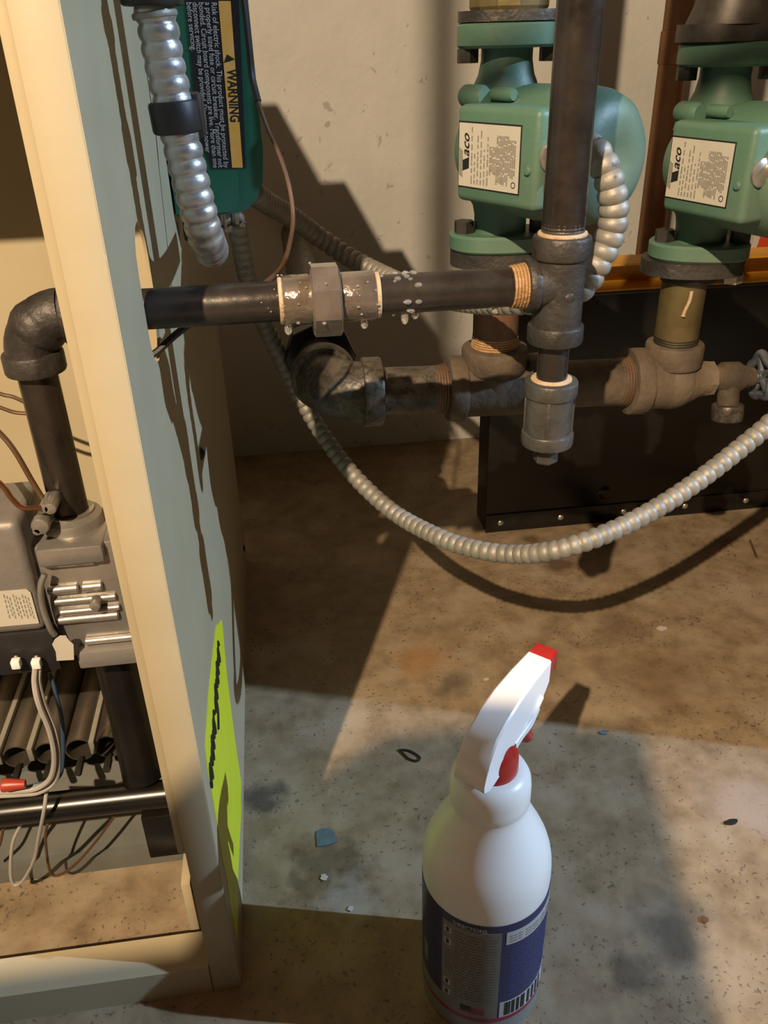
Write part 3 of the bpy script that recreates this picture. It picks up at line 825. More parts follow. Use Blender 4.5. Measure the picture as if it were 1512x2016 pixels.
for (u, v, y, rr) in ((934, 190, 0.712, 0.0085), (990, 186, 0.698, 0.0050)):
    q_ = P(u, v, Y=y) - V(PX, PY, PZ)
    part('casing_lug', MB().lathe([(0, -0.012), (rr * .8, -0.012), (rr, -0.009), (rr, 0.009), (rr * .8, 0.012), (0, 0.012)], q_, MV, 16), M['green'], pump)
mot = MB()
mot.lathe([(0, 0.026), (0.0490, 0.026), (0.0500, 0.034), (0.0500, 0.084), (0.0485, 0.098), (0.0450, 0.108), (0.0390, 0.114), (0.030, 0.117), (0.016, 0.118), (0.013, 0.1165), (0, 0.1160)], (0, 0, zc), MV, 48)
part('motor_can', mot, M['green'], pump)
tb_ = MB()
FM = Matrix(((MV.x, NV.x, 0, 0), (MV.y, NV.y, 0, 0), (0, 0, 1, 0), (0, 0, 0, 1)))
h0, h1, o0, o1_ = 0.010, 0.097, 0.022, 0.062
zb0, zb1 = 0.048, 0.118
tb_.box((h0, o0, zb0), (h1, o1_, zb1), 0.0055, 3, FM)
tbx = part('terminal_box', tb_, M['green'], pump)
def FP(h, z, o=o1_):
    return MV * h + NV * o + V(0, 0, z)
la, lz0, lz1 = (0.0145, 0.0795), 0.0600, 0.1055
part('label_border', MB().prism([(la[0] - .001, lz0 - .0012), (la[1] + .001, lz0 - .0012), (la[1] + .001, lz1 + .0012), (la[0] - .001, lz1 + .0012)], FP(0, 0), MV, (0, 0, 1), 0.0003), M['ink'], tbx)
plate = part('rating_plate', MB().prism([(la[0], lz0), (la[1], lz0), (la[1], lz1), (la[0], lz1)], FP(0, 0, o1_ + 0.0004), MV, (0, 0, 1), 0.0003), M['paper'], tbx, 'white rating plate')
XD, YD = V(0, 0, 1), -MV
def plate_text(s, h, z, size, mat, shear=0.0, bold=0.0, name='print'):
    mb = lettering(s, size, FP(h, z, o1_ + 0.0010), XD, YD, shear=shear, bold=bold)
    part(name, mb, mat, plate)
def plate_poly(pts, mat, name='print'):
    part(name, MB().prism(pts, FP(0, 0, o1_ + 0.0008), MV, (0, 0, 1), 0.0001), mat, plate)
plate_text('aco', 0.0262, 0.0815, 0.0115, M['ink'], shear=0.35, bold=0.0002, name='logo_letters')
plate_poly([(0.0190, 0.0712), (0.0190, 0.0790), (0.0262, 0.0815), (0.0262, 0.0735)], M['ink'], 'logo_stem')
plate_poly([(0.0150, 0.0680), (0.0150, 0.0880), (0.0190, 0.0855), (0.0190, 0.0660)], M['ink_grey'], 'logo_bar')
bars = MB()
rows = [(0.0285, 0.0625, 0.103, 9), (0.0318, 0.0625, 0.086, 5), (0.0352, 0.0625, 0.098, 6), (0.0388, 0.0625, 0.101, 6), (0.0424, 0.0625, 0.088, 6), (0.0460, 0.0625, 0.097, 7)]
for h, za, zb_, n in rows:
    z = za
    while z < zb_:
        l = random.uniform(0.002, 0.006)
        bars.prism([(h, z), (h + 0.0013, z), (h + 0.0013, min(z + l, zb_)), (h, min(z + l, zb_))], FP(0, 0, o1_ + 0.0008), MV, (0, 0, 1), 0.0001)
        z += l + random.uniform(0.0008, 0.0025)
part('small_print', bars, M['ink_grey'], plate)
grey = MB()
for h in [0.0485 + 0.00185 * k for k in range(15)]:
    za, zb_ = (0.0700, 0.0905) if h < 0.055 else ((0.0640, 0.0985) if h < 0.068 else (0.0690, 0.0960))
    z = za + random.uniform(0, 0.003)
    while z < zb_:
        l = random.uniform(0.003, 0.009)
        grey.prism([(h, z), (h + 0.0014, z), (h + 0.0014, min(z + l, zb_)), (h, min(z + l, zb_))], FP(0, 0, o1_ + 0.0008), MV, (0, 0, 1), 0.0001)
        z += l + random.uniform(0.0006, 0.0016)
part('small_print', grey, M['ink_grey'], plate)
cm = MB()
cm.lathe([(0.0017, 0), (0.0023, 0), (0.0023, 0.0001), (0.0017, 0.0001), (0.0017, 0)], FP(0.0745, 0.0655, o1_ + 0.0008), NV, 20)
part('approval_mark', cm, M['ink'], plate)
part('cover_screw', MB().lathe([(0, .0025), (.0025, .002), (.0036, 0.0005), (.0036, 0), (0, 0)], FP(0.0880, 0.0765), NV, 14), M['green'], tbx)
# round knockout plug on the box end
pc = MV * h1 + NV * 0.050 + V(0, 0, 0.086)
part('knockout_plug', MB().lathe([(0, .004), (.008, .0038), (.0105, .002), (.0105, 0), (0, 0)], pc, MV, 28), M['zinc'], tbx, 'round grey knockout plug')
for z_, s in ((0.1545, -1), (0.0145, 1)):
    for sd in (-1, 1):
        c_ = V(sd * 0.0325 * math.cos(ROT), sd * 0.0325 * math.sin(ROT) - 0.006, z_)
        part('flange_bolt', MB().lathe([(0, 0), (.0088, 0), (.0088, .010), (0, .010)], c_, (0, 0, s), 6), M['bolt'], pump, sharp=20)
# lower and upper iron companion flanges belong to the pipework
pump.location = (PX, PY, PZ)
pump2 = clone(pump, (0.386, 0.74, 0.519), 'farther green circulator pump, in front of the vertical copper pipe')
pump2.rotation_euler = (0, 0, math.radians(-11))

# ------------------------------------------------------------------ return header and its tees
hd = thing('return_header', 'old dusty iron header pipe with tees under the two green pumps', 'pipe', (0.23, 0.74, 0.37))
def hz(x):
    return 0.4105 - 0.035 * (x - 0.075)
def H(x, dz=0):
    return V(x, PY, hz(x) + dz)
el = MB()
bend = [V(0.082 - 0.042 * math.sin(math.radians(t)), PY + 0.042 - 0.042 * math.cos(math.radians(t)), hz(0.08)) for t in range(0, 91, 10)]
el.tube(bend, 0.0285, 24)
el.ring(H(0.072), H(0.0905), 0.0325, 0.002, 36)
el.ring(V(0.040, PY + 0.036, hz(.04)), V(0.040, PY + 0.056, hz(.04)), 0.0325, 0.002, 36)
part('elbow', el, M['dirty_iron'], hd)
part('pipe_back', MB().cyl((0.040, PY + 0.05, hz(.04)), (0.040, 1.49, hz(.04)), 0.0225, seg=28), M['dirty_iron'], hd)
part('lock_collar', MB().lathe([(0, 0), (.036, 0), (.0375, .002), (.0375, .022), (.036, .024), (0, .024)], (0.040, PY + 0.10, hz(.04)), (0, 1, 0), 8), M['black_gloss'], hd, sharp=20)
part('header_pipe', MB().cyl(H(0.088), H(0.160), 0.0225, seg=32), M['dirty_iron'], hd)
th = MB()
for k in range(5):
    th.ring(H(0.1395 + k * 0.0026), H(0.1415 + k * 0.0026), 0.0226 + k * 0.0004, 0.0007, 28)
part('rusty_thread', th, M['rusty'], hd)
t1 = MB()
tx = PX
t1.ring(H(tx - 0.0455), H(tx - 0.029), 0.0310, 0.002, 36)
t1.cyl(H(tx - 0.035), H(tx + 0.035), 0.0275, seg=36)
t1.ring(H(tx + 0.029), H(tx + 0.0455), 0.0310, 0.002, 36)
t1.cyl(H(tx), H(tx, 0.030), 0.0275, seg=36)
t1.ring(H(tx, 0.018), H(tx, 0.041), 0.0310, 0.0025, 36)
part('pipe_tee', t1, M['old_iron'], hd)
th = MB()
for k in range(5):
    th.ring(H(tx, 0.041 + k * 0.0022), H(tx, 0.0428 + k * 0.0022), 0.0226 - k * 0.0003, 0.0006, 28)
part('taped_thread', th, M['dope_dark'], hd)
part('nipple', MB().cyl(H(tx, 0.045), (tx, PY, 0.522), 0.0210, seg=32), M['rusty'], hd)
th = MB()
for k in range(4):
    th.ring((tx, PY, 0.5015 + k * 0.0024), (tx, PY, 0.5035 + k * 0.0024), 0.0216, 0.0006, 28)
part('taped_thread', th, M['dope_dark'], hd)
o_ = MB()
o_.lathe([(0, 0), (.026, 0), (.028, .004), (.028, .0115), (0, .0115)], (tx, PY, 0.5125), (0, 0, 1), 32)
part('flange_hub', o_, M['bolt'], hd)
fl_ = MB().prism(oval(0.0430, 0.0325, rot=ROT), (tx, PY, 0.5240), (1, 0, 0), (0, 1, 0), 0.0125)
part('companion_flange', fl_, M['cast_iron'], hd)
part('header_pipe', MB().cyl(H(tx + 0.040), H(0.345), 0.0228, seg=32), M['old_iron'], hd)
th = MB()
for k in range(5):
    th.ring(H(0.322 + k * 0.0026), H(0.324 + k * 0.0026), 0.0229 + k * 0.0004, 0.0007, 28)
part('rusty_thread', th, M['rusty'], hd)
tx2 = 0.3775
t2 = MB()
t2.ring(H(tx2 - 0.0445), H(tx2 - 0.0270), 0.0325, 0.002, 36)
t2.cyl(H(tx2 - 0.030), H(tx2), 0.0275, seg=36)
t2.sphere(H(tx2), 0.0285, 24, 14)
t2.cyl(H(tx2), H(tx2, 0.022), 0.0245, seg=36)
t2.ring(H(tx2, 0.016), H(tx2, 0.0385), 0.0275, 0.0025, 36)
t2.lathe([(0, 0), (.0265, 0), (.022, .012), (.0175, .022), (.0170, .030), (0, .030)], H(tx2 + 0.008), (1, 0, -0.035), 32)
part('pipe_tee', t2, M['old_iron'], hd)
part('bushing', MB().lathe([(0, 0), (.0175, 0), (.0175, .010), (0, .010)], H(tx2 + 0.033), (1, 0, -0.035), 8), M['old_iron'], hd, sharp=20)
part('nipple', MB().cyl(H(tx2, 0.036), (tx2, PY, 0.508), 0.0205, seg=32), M['brass_old'], hd)
th = MB()
for k in range(3):
    th.ring(H(tx2, 0.0385 + k * 0.0024), H(tx2, 0.0405 + k * 0.0024), 0.0208, 0.0006, 28)
part('thread', th, M['bolt'], hd)
part('sealant_run', MB().tube(spline([(tx2 - 0.002, PY - 0.0207, 0.493), (tx2 - 0.003, PY - 0.0210, 0.484), (tx2 - 0.006, PY - 0.0205, 0.474), (tx2 - 0.0065, PY - 0.0204, 0.470)], 5), [0.0016] * 15 + [0.0024], 8), M['dope'], hd)
part('companion_flange', MB().prism(oval(0.0455, 0.0335, rot=ROT * 1.5), (0.382, PY, 0.5060), (1, 0, 0), (0, 1, 0), 0.0130), M['cast_iron'], hd)
part('flange_nut', MB().lathe([(0, 0), (.0105, 0), (.0105, .009), (0, .009)], (0.382 + 0.034, PY - 0.012, 0.4965), (0, 0, 1), 6), M['zinc'], hd, 'bright zinc nut', sharp=20)
part('flange_hub', MB().lathe([(0, 0), (.0245, 0), (.027, .003), (.027, .008), (0, .008)], (tx2 + .003, PY, 0.498), (0, 0, 1), 32), M['bolt'], hd)

dv = thing('drain_valve', 'small dusty drain valve with blue-grey handwheel at the header end', 'valve', (0.44, PY, 0.35))
vb = MB()
vb.lathe([(0, 0), (.0125, 0), (.0125, .010), (.0155, .014), (.0155, .030), (.0115, .036), (.0095, .046), (0, .046)], H(tx2 + 0.041), (1, 0, -0.035), 24)
part('body', vb, M['old_iron'], dv)
part('outlet', MB().cyl(H(tx2 + 0.061, -0.006) - V(0, .004, 0), H(tx2 + 0.061, -0.030) - V(0, .010, 0), 0.0105, seg=20), M['old_iron'], dv)
part('hose_cap', MB().ring(H(tx2 + 0.061, -0.0245) - V(0, .009, 0), H(tx2 + 0.061, -0.0410) - V(0, .012, 0), 0.0155, 0.002, 24), M['dirty_iron'], dv)
sc = H(tx2 + 0.088)
part('stem', MB().cyl(H(tx2 + 0.080), H(tx2 + 0.104), 0.0035, seg=12), M['zinc'], dv)
wh = MB()
wx = H(tx2 + 0.096)
ring_pts = []
for k in range(61):
    a = 2 * math.pi * k / 60
    rr = 0.0205 + 0.0022 * math.cos(5 * a)
    ring_pts.append(wx + V(0, rr * math.cos(a), rr * math.sin(a)))
wh.tube(ring_pts, 0.0042, 10, cap=False)
for k in range(5):
    a = 2 * math.pi * k / 5
    wh.tube([wx, wx + V(0, 0.019 * math.cos(a), 0.019 * math.sin(a))], 0.0032, 8)
wh.ring(wx - V(0.004, 0, 0), wx + V(0.005, 0, 0), 0.0065, 0.001, 14)
part('handwheel', wh, M['wheel'], dv, 'blue-grey cast handwheel')

# upper pipework above each pump
def upper(x, y, z, label, col, with_hub):
    r = thing('supply_riser', label, 'pipe', (x, y, z), 'risers above the pumps')
    part('companion_flange', MB().prism(oval(0.0395, 0.032, rot=ROT), (x, y, z), (1, 0, 0), (0, 1, 0), 0.0075 if not with_hub else 0.0125), M['cast_iron'] if not with_hub else M['bolt'], r)
    if with_hub:
        part('flange_hub', MB().lathe([(0, 0), (.034, 0), (.0275, .016), (.0265, .020), (0, .020)], (x, y, z + 0.012), (0, 0, 1), 36), M['bolt'], r)
        part('sealant_ring', MB().ring((x, y, z + 0.031), (x, y, z + 0.0345), 0.0225, 0.001, 28), M['dope'], r)
        part('nipple', MB().cyl((x, y, z + 0.03), (x, y, z + 0.09), 0.0205, seg=32), M['brass_old'], r)
    else:
        part('fitting', MB().lathe([(0, 0), (.030, 0), (.0315, .003), (.0315, .04), (0, .04)], (x, y, z + 0.0070), (0, 0, 1), 12), M['brass_old'], r, sharp=20)
        part('nipple', MB().cyl((x, y, z + 0.04), (x, y, z + 0.12), 0.0205, seg=32), M['dirty_iron'], r)
    part('pipe', MB().cyl((x, y, z + 0.08), (x, y, 2.399), 0.0205, seg=28), col, r)
    return r
upper(PX, PY, PZ + 0.1723, 'bronze-toned fitting and pipe rising from the nearer green pump', M['old_iron'], False)
upper(0.382, 0.74, 0.519 + 0.1723, 'dark flanged hub and pipe rising from the farther green pump', M['old_iron'], True)
# cable clamp on the second pump's box
bx2 = V(0.386, 0.74, 0.519) + Matrix.Rotation(math.radians(-11), 3, 'Z') @ (MV * (h1 + 0.004) + NV * 0.036 + V(0, 0, 0.088))
kc = thing('cable_clamp', 'grey cast cable clamp on the end of the farther pump box', 'cable clamp', bx2)
part('collar', MB().ring(bx2 - MV * 0.004, bx2 + MV * 0.012, 0.0125, 0.002, 20), M['zinc'], kc)
part('saddle', MB().box((-0.011, -0.004, -0.014), (0.011, 0.010, -0.004), 0.002, M=Matrix.Translation(bx2 + MV * 0.012)), M['zinc'], kc)
part('screw', MB().cyl(bx2 + MV * 0.016 + V(-0.009, 0, -0.016), bx2 + MV * 0.028 + V(-0.009, 0, -0.016), 0.0032, seg=12), M['zinc'], kc)

# ------------------------------------------------------------------ black metal enclosure in front of the back wall
BXL, BXR, BY = 0.302, 1.05, 1.135
bb = thing('metal_enclosure', 'low black sheet-metal enclosure with a row of rivets, before the back wall', 'enclosure', (0.65, BY + 0.03, 0))
part('front_panel', MB().box((BXL, BY, 0.002), (BXR, BY + 0.003, 0.375), 0.001), M['black_sheet'], bb)
part('side_panel', MB().box((BXL, BY + 0.003, 0.002), (BXL + 0.003, BY + 0.06, 0.375)), M['black_sheet'], bb)
part('side_panel', MB().box((BXR - 0.003, BY + 0.003, 0.002), (BXR, BY + 0.06, 0.375)), M['black_sheet'], bb)
part('top_panel', MB().box((BXL, BY, 0.375), (BXR, BY + 0.06, 0.378)), M['black_sheet'], bb)
part('bottom_flange', MB().box((BXL, BY - 0.002, 0.0), (BXR, BY, 0.032), 0.0006), M['black_sheet'], bb)
rv = None
for k, x in enumerate((0.326, 0.426, 0.532, 0.638, 0.744, 0.85, 0.955)):
    if rv is None:
        rv = part('rivet', MB().lathe([(0, .003), (.003, .0025), (.0048, .0008), (.0048, 0), (0, 0)], (x, BY - 0.002, 0.0165), (0, -1, 0), 14), M['zinc'], bb, 'bright rivet')
        x0 = x
    else:
        c_ = rv.copy(); COL.objects.link(c_); c_.parent = bb
        c_.location = (x - x0, 0, 0)
kq = P(1190, 970, Y=BY)
part('latch_button', MB().lathe([(0, .004), (.008, .0035), (.0115, .001), (.0115, 0), (0, 0)], kq, (0, -1, 0), 20), M['black_gloss'], bb)

# yellow steel channel lying on the enclosure
ych = MB()
y0 = BY + 0.004
za, zb_ = 0.3785, 0.4170
t_ = 0.003
prof = [(y0, za), (y0 + 0.05, za), (y0 + 0.05, zb_), (y0, zb_), (y0, zb_ - t_), (y0 + 0.05 - t_, zb_ - t_), (y0 + 0.05 - t_, za + t_), (y0, za + t_)]
ych.prism(prof, (0.36, 0, 0), (0, 1, 0), (0, 0, 1), 0.66)
solo('steel_channel', ych, M['yellow_paint'], 'orange-yellow steel channel lying on the black enclosure', 'channel', (0.69, y0 + 0.025, za))
# red printed carton leaning behind it
rq = thing('printed_carton', 'flat red printed carton with a cream edge behind the yellow channel', 'carton', (0.90, 1.42, 0.0))
a_, b_ = P(1494, 420, Y=1.40), P(1484, 505, Y=1.40)
part('board', MB().prism([(b_.x - 0.07, 0.0), (1.03, 0.0), (1.03, 0.58), (a_.x + 0.035, 0.58)], (0, 1.415, 0), (1, 0, 0), (0, 0, 1), 0.012), M['paper'], rq, 'cream board')
part('red_print', MB().prism([(b_.x - 0.07 + 0.012, 0.003), (1.03, 0.003), (1.03, 0.575), (a_.x + 0.035 + 0.010, 0.575)], (0, 1.403, 0), (1, 0, 0), (0, 0, 1), 0.0006), M['red_card'], rq)

# vertical copper pipe before the back wall
cpx = P(1333, 0, Y=1.38)
cpz = P(1291, 440, Y=1.38)
cpp = thing('copper_pipe', 'tarnished vertical copper pipe standing close to the back wall', 'pipe', (0.632, 1.38, 0.0))
part('pipe', MB().cyl((0.632, 1.38, 0.0), (0.632, 1.38, 2.399), 0.0215, seg=32), M['copper_old'], cpp)
part('coupling', MB().ring((0.632, 1.38, 0.655), (0.632, 1.38, 0.70), 0.0232, 0.002, 32), M['copper_old'], cpp)

# ------------------------------------------------------------------ spray bottle
SX, SY = 0.1215, 0.415
sb = thing('spray_bottle', 'milky plastic spray bottle with white trigger head and red cap', 'spray bottle', (SX, SY, 0))
bp = [(0, 0.003), (0.036, 0.002), (0.0445, 0.0), (0.0478, 0.0035), (0.0485, 0.008), (0.0485, 0.138), (0.0488, 0.142), (0.0490, 0.147), (0.0489, 0.154), (0.0484, 0.162), (0.0471, 0.170), (0.0448, 0.178),
      (0.0410, 0.187), (0.0360, 0.197), (0.0315, 0.2065), (0.0288, 0.2140), (0.0279, 0.2185), (0.0280, 0.2205), (0.0290, 0.2225), (0.0292, 0.227), (0.0291, 0.236), (0.0284, 0.2425), (0.0262, 0.2470), (0.0225, 0.2500), (0.0180, 0.2512), (0, 0.2512)]
part('bottle', MB().lathe(bp, (SX, SY, 0), (0, 0, 1), 64), M['bottle'], sb, sharp=60)
def arc(r, a0_, a1_, z0, z1, n=None, rr2=None):
    """a curved patch of label on the bottle wall, with thickness; angles in degrees from the side facing the camera, + to the right"""
    mb = MB()
    n = n or max(2, int(abs(a1_ - a0_) / 4))
    base = math.atan2(-SY, -SX)
    vs_, fs = [], []
    for k in range(n + 1):
        a = base + math.radians(a0_ + (a1_ - a0_) * k / n)
        for rad in (r - 0.0004, r):
            for z in (z0, z1):
                vs_.append(V(SX + rad * math.cos(a), SY + rad * math.sin(a), z))
    for k in range(n):
        q, p_ = 4 * k, 4 * (k + 1)
        fs += [(q + 2, p_ + 2, p_ + 3, q + 3), (q, q + 1, p_ + 1, p_), (q, p_, p_ + 2, q + 2), (q + 1, q + 3, p_ + 3, p_ + 1)]
    fs += [(0, 2, 3, 1), (4 * n, 4 * n + 1, 4 * n + 3, 4 * n + 2)]
    return mb.add(vs_, fs)
LR = 0.0489
part('wet_tide_band', arc(LR - 0.0001, -180, 180, 0.004, 0.137), M['liquid'], sb)
lab_ = part('label', arc(LR + 0.0003, -150, 150, 0.022, 0.141), M['navy'], sb, 'navy wrap-around label')
part('text_panel', arc(LR + 0.0006, -37, 17, 0.030, 0.133), M['panel_grey'], lab_)
part('lower_panel', arc(LR + 0.0006, -150, 17, 0.0265, 0.040), M['panel_grey'], lab_)
part('white_strip', arc(LR + 0.0006, 21, 88, 0.1185, 0.1325), M['label_white'], lab_)
part('barcode_ground', arc(LR + 0.0006, 19, 88, 0.0265, 0.046), M['label_white'], lab_)
for a in (24, 28, 31, 36, 41, 44, 49, 55, 61, 67):
    part('barcode_bar', arc(LR + 0.0009, a, a + random.choice((1.4, 2.2, 3.0)), 0.0285, 0.045, 2), M['ink'], lab_)
part('crimson_band', arc(LR + 0.0006, -150, 150, 0.0215, 0.0265), M['magenta'], lab_)
fine = MB()
for z in [0.048 + 0.0034 * k for k in range(24)]:
    a = -24 if not (0.075 < z < 0.10) else -34
    while a < 13:
        l = random.uniform(3, 10)
        t_ = arc(LR + 0.0008, a, min(a + l, 14), z, z + 0.0009, 3)
        fine.add(t_.v, t_.f)
        a += l + random.uniform(0.8, 2.0)
part('small_print', fine, M['panel_dark'], lab_)
fine = MB()
for z in [0.054 + 0.0038 * k for k in range(16)]:
    a = 26
    while a < 78:
        l = random.uniform(4, 14)
        t_ = arc(LR + 0.0006, a, min(a + l, 80), z, z + 0.0006, 3)
        fine.add(t_.v, t_.f)
        a += l + random.uniform(1, 3)
part('small_print', fine, M['navy_print'], lab_)
fine = MB()
for z in (0.1215, 0.1245, 0.1275):
    for a, b2 in ((25, 31), (33, 36), (40, 47), (48.5, 56), (58, 66), (68, 76)):
        t_ = arc(LR + 0.0009, a, b2, z, z + 0.0010, 3)
        fine.add(t_.v, t_.f)
part('small_print', fine, M['ink_grey'], lab_)
def curved_text(s, a_start, z, size, mat, a_span):
    mb = lettering(s, size, (0, 0, 0), (1, 0, 0), (0, 1, 0), bold=0.00005)
    w_ = max(p.x for p in mb.v)
    base = math.atan2(-SY, -SX)
    nv = []
    for p in mb.v:
        a = base + math.radians(a_start + a_span * p.x / w_)
        r_ = LR + 0.0009
        nv.append(V(SX + r_ * math.cos(a), SY + r_ * math.sin(a), z + p.y))
    mb.v = nv
    part('heading', mb, mat, lab_)
curved_text('DIRECTIONS', -26, 0.1345, 0.0056, M['print_white'], 30)
# first-aid pictograms down the left edge of the panel
for z in (0.124, 0.110, 0.060, 0.047):
    part('pictogram', arc(LR + 0.0009, -34.5, -27.5, z - 0.0035, z + 0.0035, 3), M['label_white'], lab_)
    part('pictogram', arc(LR + 0.0012, -32.5, -29.5, z - 0.002, z + 0.0025, 3), M['ink'], lab_)
part('maker_mark', arc(LR + 0.0009, -17, 5, 0.0315, 0.0380, 5), M['magenta'], lab_)
part('maker_mark', arc(LR + 0.0011, -17, -7, 0.0345, 0.0395, 4), M['ink'], lab_)
part('label_window', arc(LR + 0.0006, -66, -58, 0.056, 0.078, 3), M['panel_grey'], lab_)
# red screw cap and trigger head
part('cap', MB().lathe([(0, 0), (0.0190, 0), (0.0188, 0.013), (0.0160, 0.019), (0.0105, 0.026), (0, 0.026)], (SX, SY, 0.2505), (0, 0, 1), 36), M['red'], sb, 'red screw cap')
yaw = math.radians(44)
G = V(math.sin(yaw), math.cos(yaw), 0)
W = V(G.y, -G.x, 0)
def shroud():
    # side outline (along the spray direction, height), half width by position
    top = [(-0.0300, 0.2590), (-0.0305, 0.2645), (-0.0285, 0.271), (-0.023, 0.282), (-0.013, 0.2925), (0.0, 0.299), (0.018, 0.3035), (0.040, 0.3055), (0.0660, 0.3055)]
    bot = [(-0.0255, 0.2560), (-0.018, 0.2575), (-0.008, 0.2595), (0.004, 0.2620), (0.016, 0.2640), (0.026, 0.2660), (0.036, 0.2690), (0.046, 0.2740), (0.0620, 0.2880)]
    mb = MB()
    n = len(top)
    vs_, fs = [], []
    for (s0, z0), (s1, z1) in zip(top, bot):
        hw = 0.0118 if s0 < -0.02 else 0.0112 - 0.0016 * max(0, s0) / 0.066
        e = 0.0014
        o_ = V(SX, SY, 0)
        ring_ = [(s0, z0 - e, -hw), (s0, z0, -hw + e), (s0, z0, hw - e), (s0, z0 - e, hw), (s1, z1 + e, hw * 1.15), (s1, z1, hw * 1.15 - e), (s1, z1, -hw * 1.15 + e), (s1, z1 + e, -hw * 1.15)]
        vs_ += [o_ + G * s + W * w_ + V(0, 0, z) for s, z, w_ in ring_]
    for i in range(n - 1):
        for k in range(8):
            j = (k + 1) % 8
            fs.append((i * 8 + k, i * 8 + j, (i + 1) * 8 + j, (i + 1) * 8 + k))
    fs.append(tuple(range(8)))
    fs.append(tuple((n - 1) * 8 + k for k in range(8)))
    return mb.add(vs_, fs)
sh = part('trigger_head', shroud(), M['shroud'], sb, 'glossy white trigger shroud', sharp=30)
o_ = V(SX, SY, 0)
grip = MB()
grip.prism([(0.020, 0.262), (0.040, 0.2745), (0.0545, 0.2860), (0.0565, 0.2795), (0.0525, 0.2740), (0.0545, 0.2665), (0.0480, 0.2600), (0.0360, 0.2555), (0.026, 0.2535), (0.014, 0.2520)], o_ - W * 0.0065, G, (0, 0, 1), -0.0130)
grip.v = [p for p in grip.v]
part('finger_rib', MB().tube(spline([o_ + G * 0.010 + W * 0.0115 + V(0, 0, .2700), o_ + G * 0.032 + W * 0.0120 + V(0, 0, .2745), o_ + G * 0.050 + W * 0.0112 + V(0, 0, .2840)], 6), 0.0022, 10), M['shroud'], sh)
part('finger_rib', MB().tube(spline([o_ + G * 0.014 + W * 0.0105 + V(0, 0, .2660), o_ + G * 0.034 + W * 0.0110 + V(0, 0, .2680), o_ + G * 0.047 + W * 0.0105 + V(0, 0, .2745)], 6), 0.0020, 10), M['shroud'], sh)
part('trigger', MB().tube(spline([o_ + G * 0.030 + V(0, 0, .276), o_ + G * 0.040 + V(0, 0, .264), o_ + G * 0.046 + V(0, 0, .250), o_ + G * 0.054 + V(0, 0, .236)], 6), 0.0055, 12), M['red'], sb, 'red trigger lever')
nz = o_ + G * 0.0655 + V(0, 0, 0.2975)
part('nozzle', MB().box((-0.0085, 0.0, -0.0085), (0.0085, 0.0135, 0.0085), 0.0012, 2, Matrix.Translation(nz) @ Matrix(((W.x, G.x, 0, 0), (W.y, G.y, 0, 0), (W.z, G.z, 1, 0), (0, 0, 0, 1)))), M['red'], sb, 'square red spray nozzle')

# ------------------------------------------------------------------ flakes and litter on the floor
def flake(name, u, v, size, mat, label, cat, seed, thick=0.0012, group=None, sy=1.0):
    rnd = random.Random(seed)
    c_ = P(u, v, Z=0)
    n = 11
    poly = []
    for k in range(n):
        a = 2 * math.pi * k / n
        r = size * rnd.uniform(0.7, 1.1)
        poly.append((r * math.cos(a), r * math.sin(a) * sy))
    solo(name, MB().prism(poly, V(c_.x, c_.y, 0.0002), (1, 0, 0), (0, 1, 0), thick), mat, label, cat, V(c_.x, c_.y, 0), group)
flake('paint_flake', 640, 1650, 0.0125, M['chip_blue'], 'blue-grey paint flake on the floor by the cabinet side', 'paint flake', 3, group='paint flakes on the floor')
flake('paint_flake', 1303, 1238, 0.0070, M['chip_white'], 'white paint flake lying right of the hanging conduit shadow', 'paint flake', 5, group='paint flakes on the floor', sy=0.6)
flake('paint_flake', 690, 1790, 0.0030, M['chip_white'], 'tiny white flake on the floor below the blue-grey flake', 'paint flake', 8, group='paint flakes on the floor')
flake('paint_flake', 1188, 1443, 0.0060, M['chip_blue'], 'pale grey flake on the floor right of the trigger head', 'paint flake', 11, group='paint flakes on the floor', sy=0.6)
flake('paint_flake', 957, 1338, 0.0042, M['chip_white'], 'small pale flake on the floor left of the red nozzle', 'paint flake', 12, group='paint flakes on the floor', sy=0.5)
flake('paint_flake', 638, 1728, 0.0038, M['chip_white'], 'pale chip on the dark speckles near the blue-grey flake', 'paint flake', 15, group='paint flakes on the floor')
flake('dark_crumb', 1440, 1620, 0.0085, M['black_rubber'], 'dark leaf-shaped crumb on the pale floor at the right', 'crumb', 21, 0.002, sy=0.4)
flake('dark_crumb', 1386, 1812, 0.0035, M['rusty'], 'reddish-brown crumb on the floor at the lower right', 'crumb', 22, 0.002)
lp = [P(u, v, Z=0.0014) for u, v in ((786, 1476), (806, 1478), (826, 1490), (822, 1498), (806, 1494), (796, 1485), (786, 1476))]
solo('rubber_loop', MB().tube(spline(lp, 6), 0.0012, 6), M['black_rubber'], 'small dark loop of wire lying on the floor behind the bottle', 'wire loop', V(lp[0].x, lp[0].y, 0))
nl = [P(1477, 1065, Z=0.002), P(1490, 1097, Z=0.002)]
solo('rusty_nail', MB().cyl(nl[0], nl[1], 0.0016, seg=8).ring(nl[0] - (nl[1] - nl[0]).normalized() * 0.0012, nl[0], 0.002, 0.0003, 10), M['rusty'], 'rusty nail lying on the floor at the right edge', 'nail', V(nl[0].x, nl[0].y, 0))

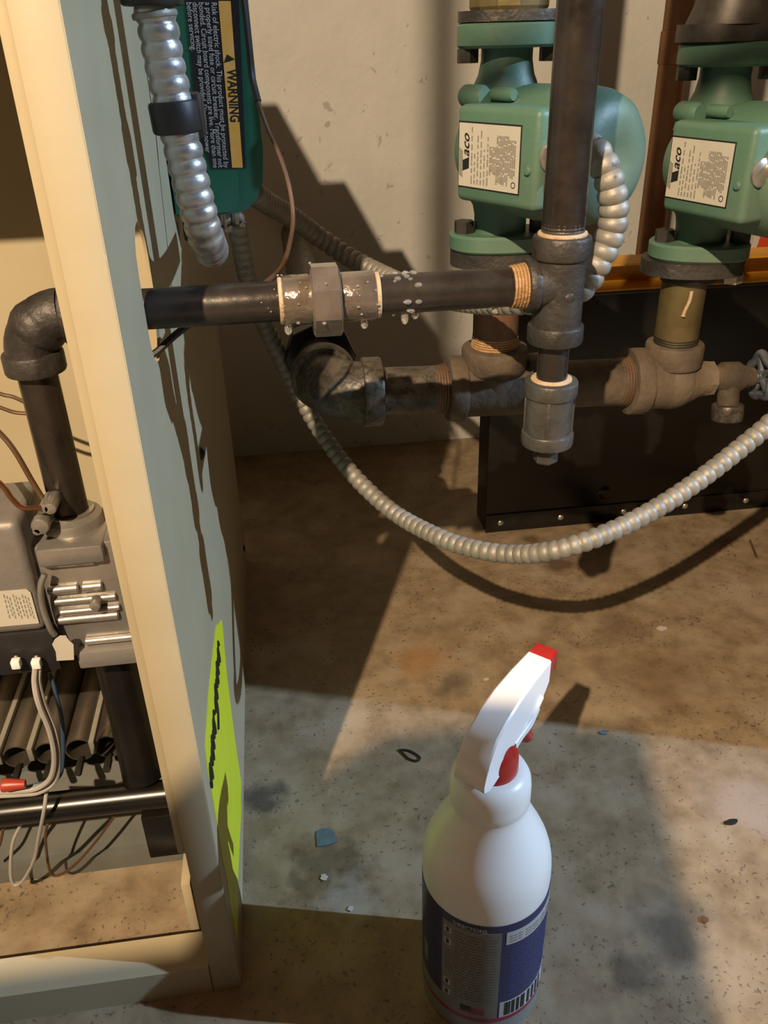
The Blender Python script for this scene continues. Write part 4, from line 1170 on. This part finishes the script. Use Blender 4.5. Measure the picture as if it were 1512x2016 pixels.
# ------------------------------------------------------------------ unseen blockers added behind the camera: they throw the broad shadow over the bottle
so = thing('bench_blocker', 'small wooden stand behind the camera, added to cast shade', 'shade_stand', (-0.335, -0.4, 0))  # added stand-in for the person at the camera, shades floor and base rail
part('top', MB().box((-0.55, -0.60, 0.82), (-0.12, -0.182, 0.85), 0.004), M['wood'], so)
for sx_ in (-0.53, -0.14):
    for sy_ in (-0.58, -0.21):
        part('leg', MB().box((sx_ - 0.016, sy_ - 0.016, 0.0), (sx_ + 0.016, sy_ + 0.016, 0.82), 0.002), M['wood'], so)
ct = thing('bag_blocker', 'dark canvas block on the stand, added to cast shade', 'shade_block', (-0.26, -0.30, 0.8505))
shade_block = [(-0.348, -0.190), (-0.277, -0.147), (-0.200, -0.150), (-0.134, -0.166), (-0.160, -0.29), (-0.19, -0.42), (-0.40, -0.42), (-0.365, -0.295)]  # outline shaped to the shadow wanted round the bottle
part('body', MB().prism(shade_block, (0, 0, 0.8505), (1, 0, 0), (0, 1, 0), 0.0945), M['black_rubber'], ct)
part('handle', MB().tube(spline([(-0.25, -0.36, 0.945), (-0.25, -0.34, 0.975), (-0.25, -0.28, 0.985), (-0.25, -0.23, 0.975), (-0.25, -0.21, 0.945)], 6), 0.006, 8), M['wire_blue'], ct)
hp = thing('shadow_pipe', 'unseen bent pipe behind the camera, added to cast shadow bands', 'pipe', (-0.3465, -0.235, 2.4))  # added out of view: its drop shades a band of the wall
HZ = 1.338
part('drop', MB().cyl((-0.3465, -0.235, HZ), (-0.3465, -0.235, 2.4), 0.0072, seg=16), M['black_pipe'], hp)
part('elbow', MB().sphere((-0.3465, -0.235, HZ), 0.0105, 14, 10), M['cast_iron'], hp)
part('branch', MB().cyl((-0.3465, -0.235, HZ), (-0.115, -0.235, HZ), 0.0085, seg=16), M['black_pipe'], hp)  # added to darken the pump necks with its shadow
part('end_cap', MB().ring((-0.125, -0.235, HZ), (-0.108, -0.235, HZ), 0.0105, 0.001, 16), M['cast_iron'], hp)
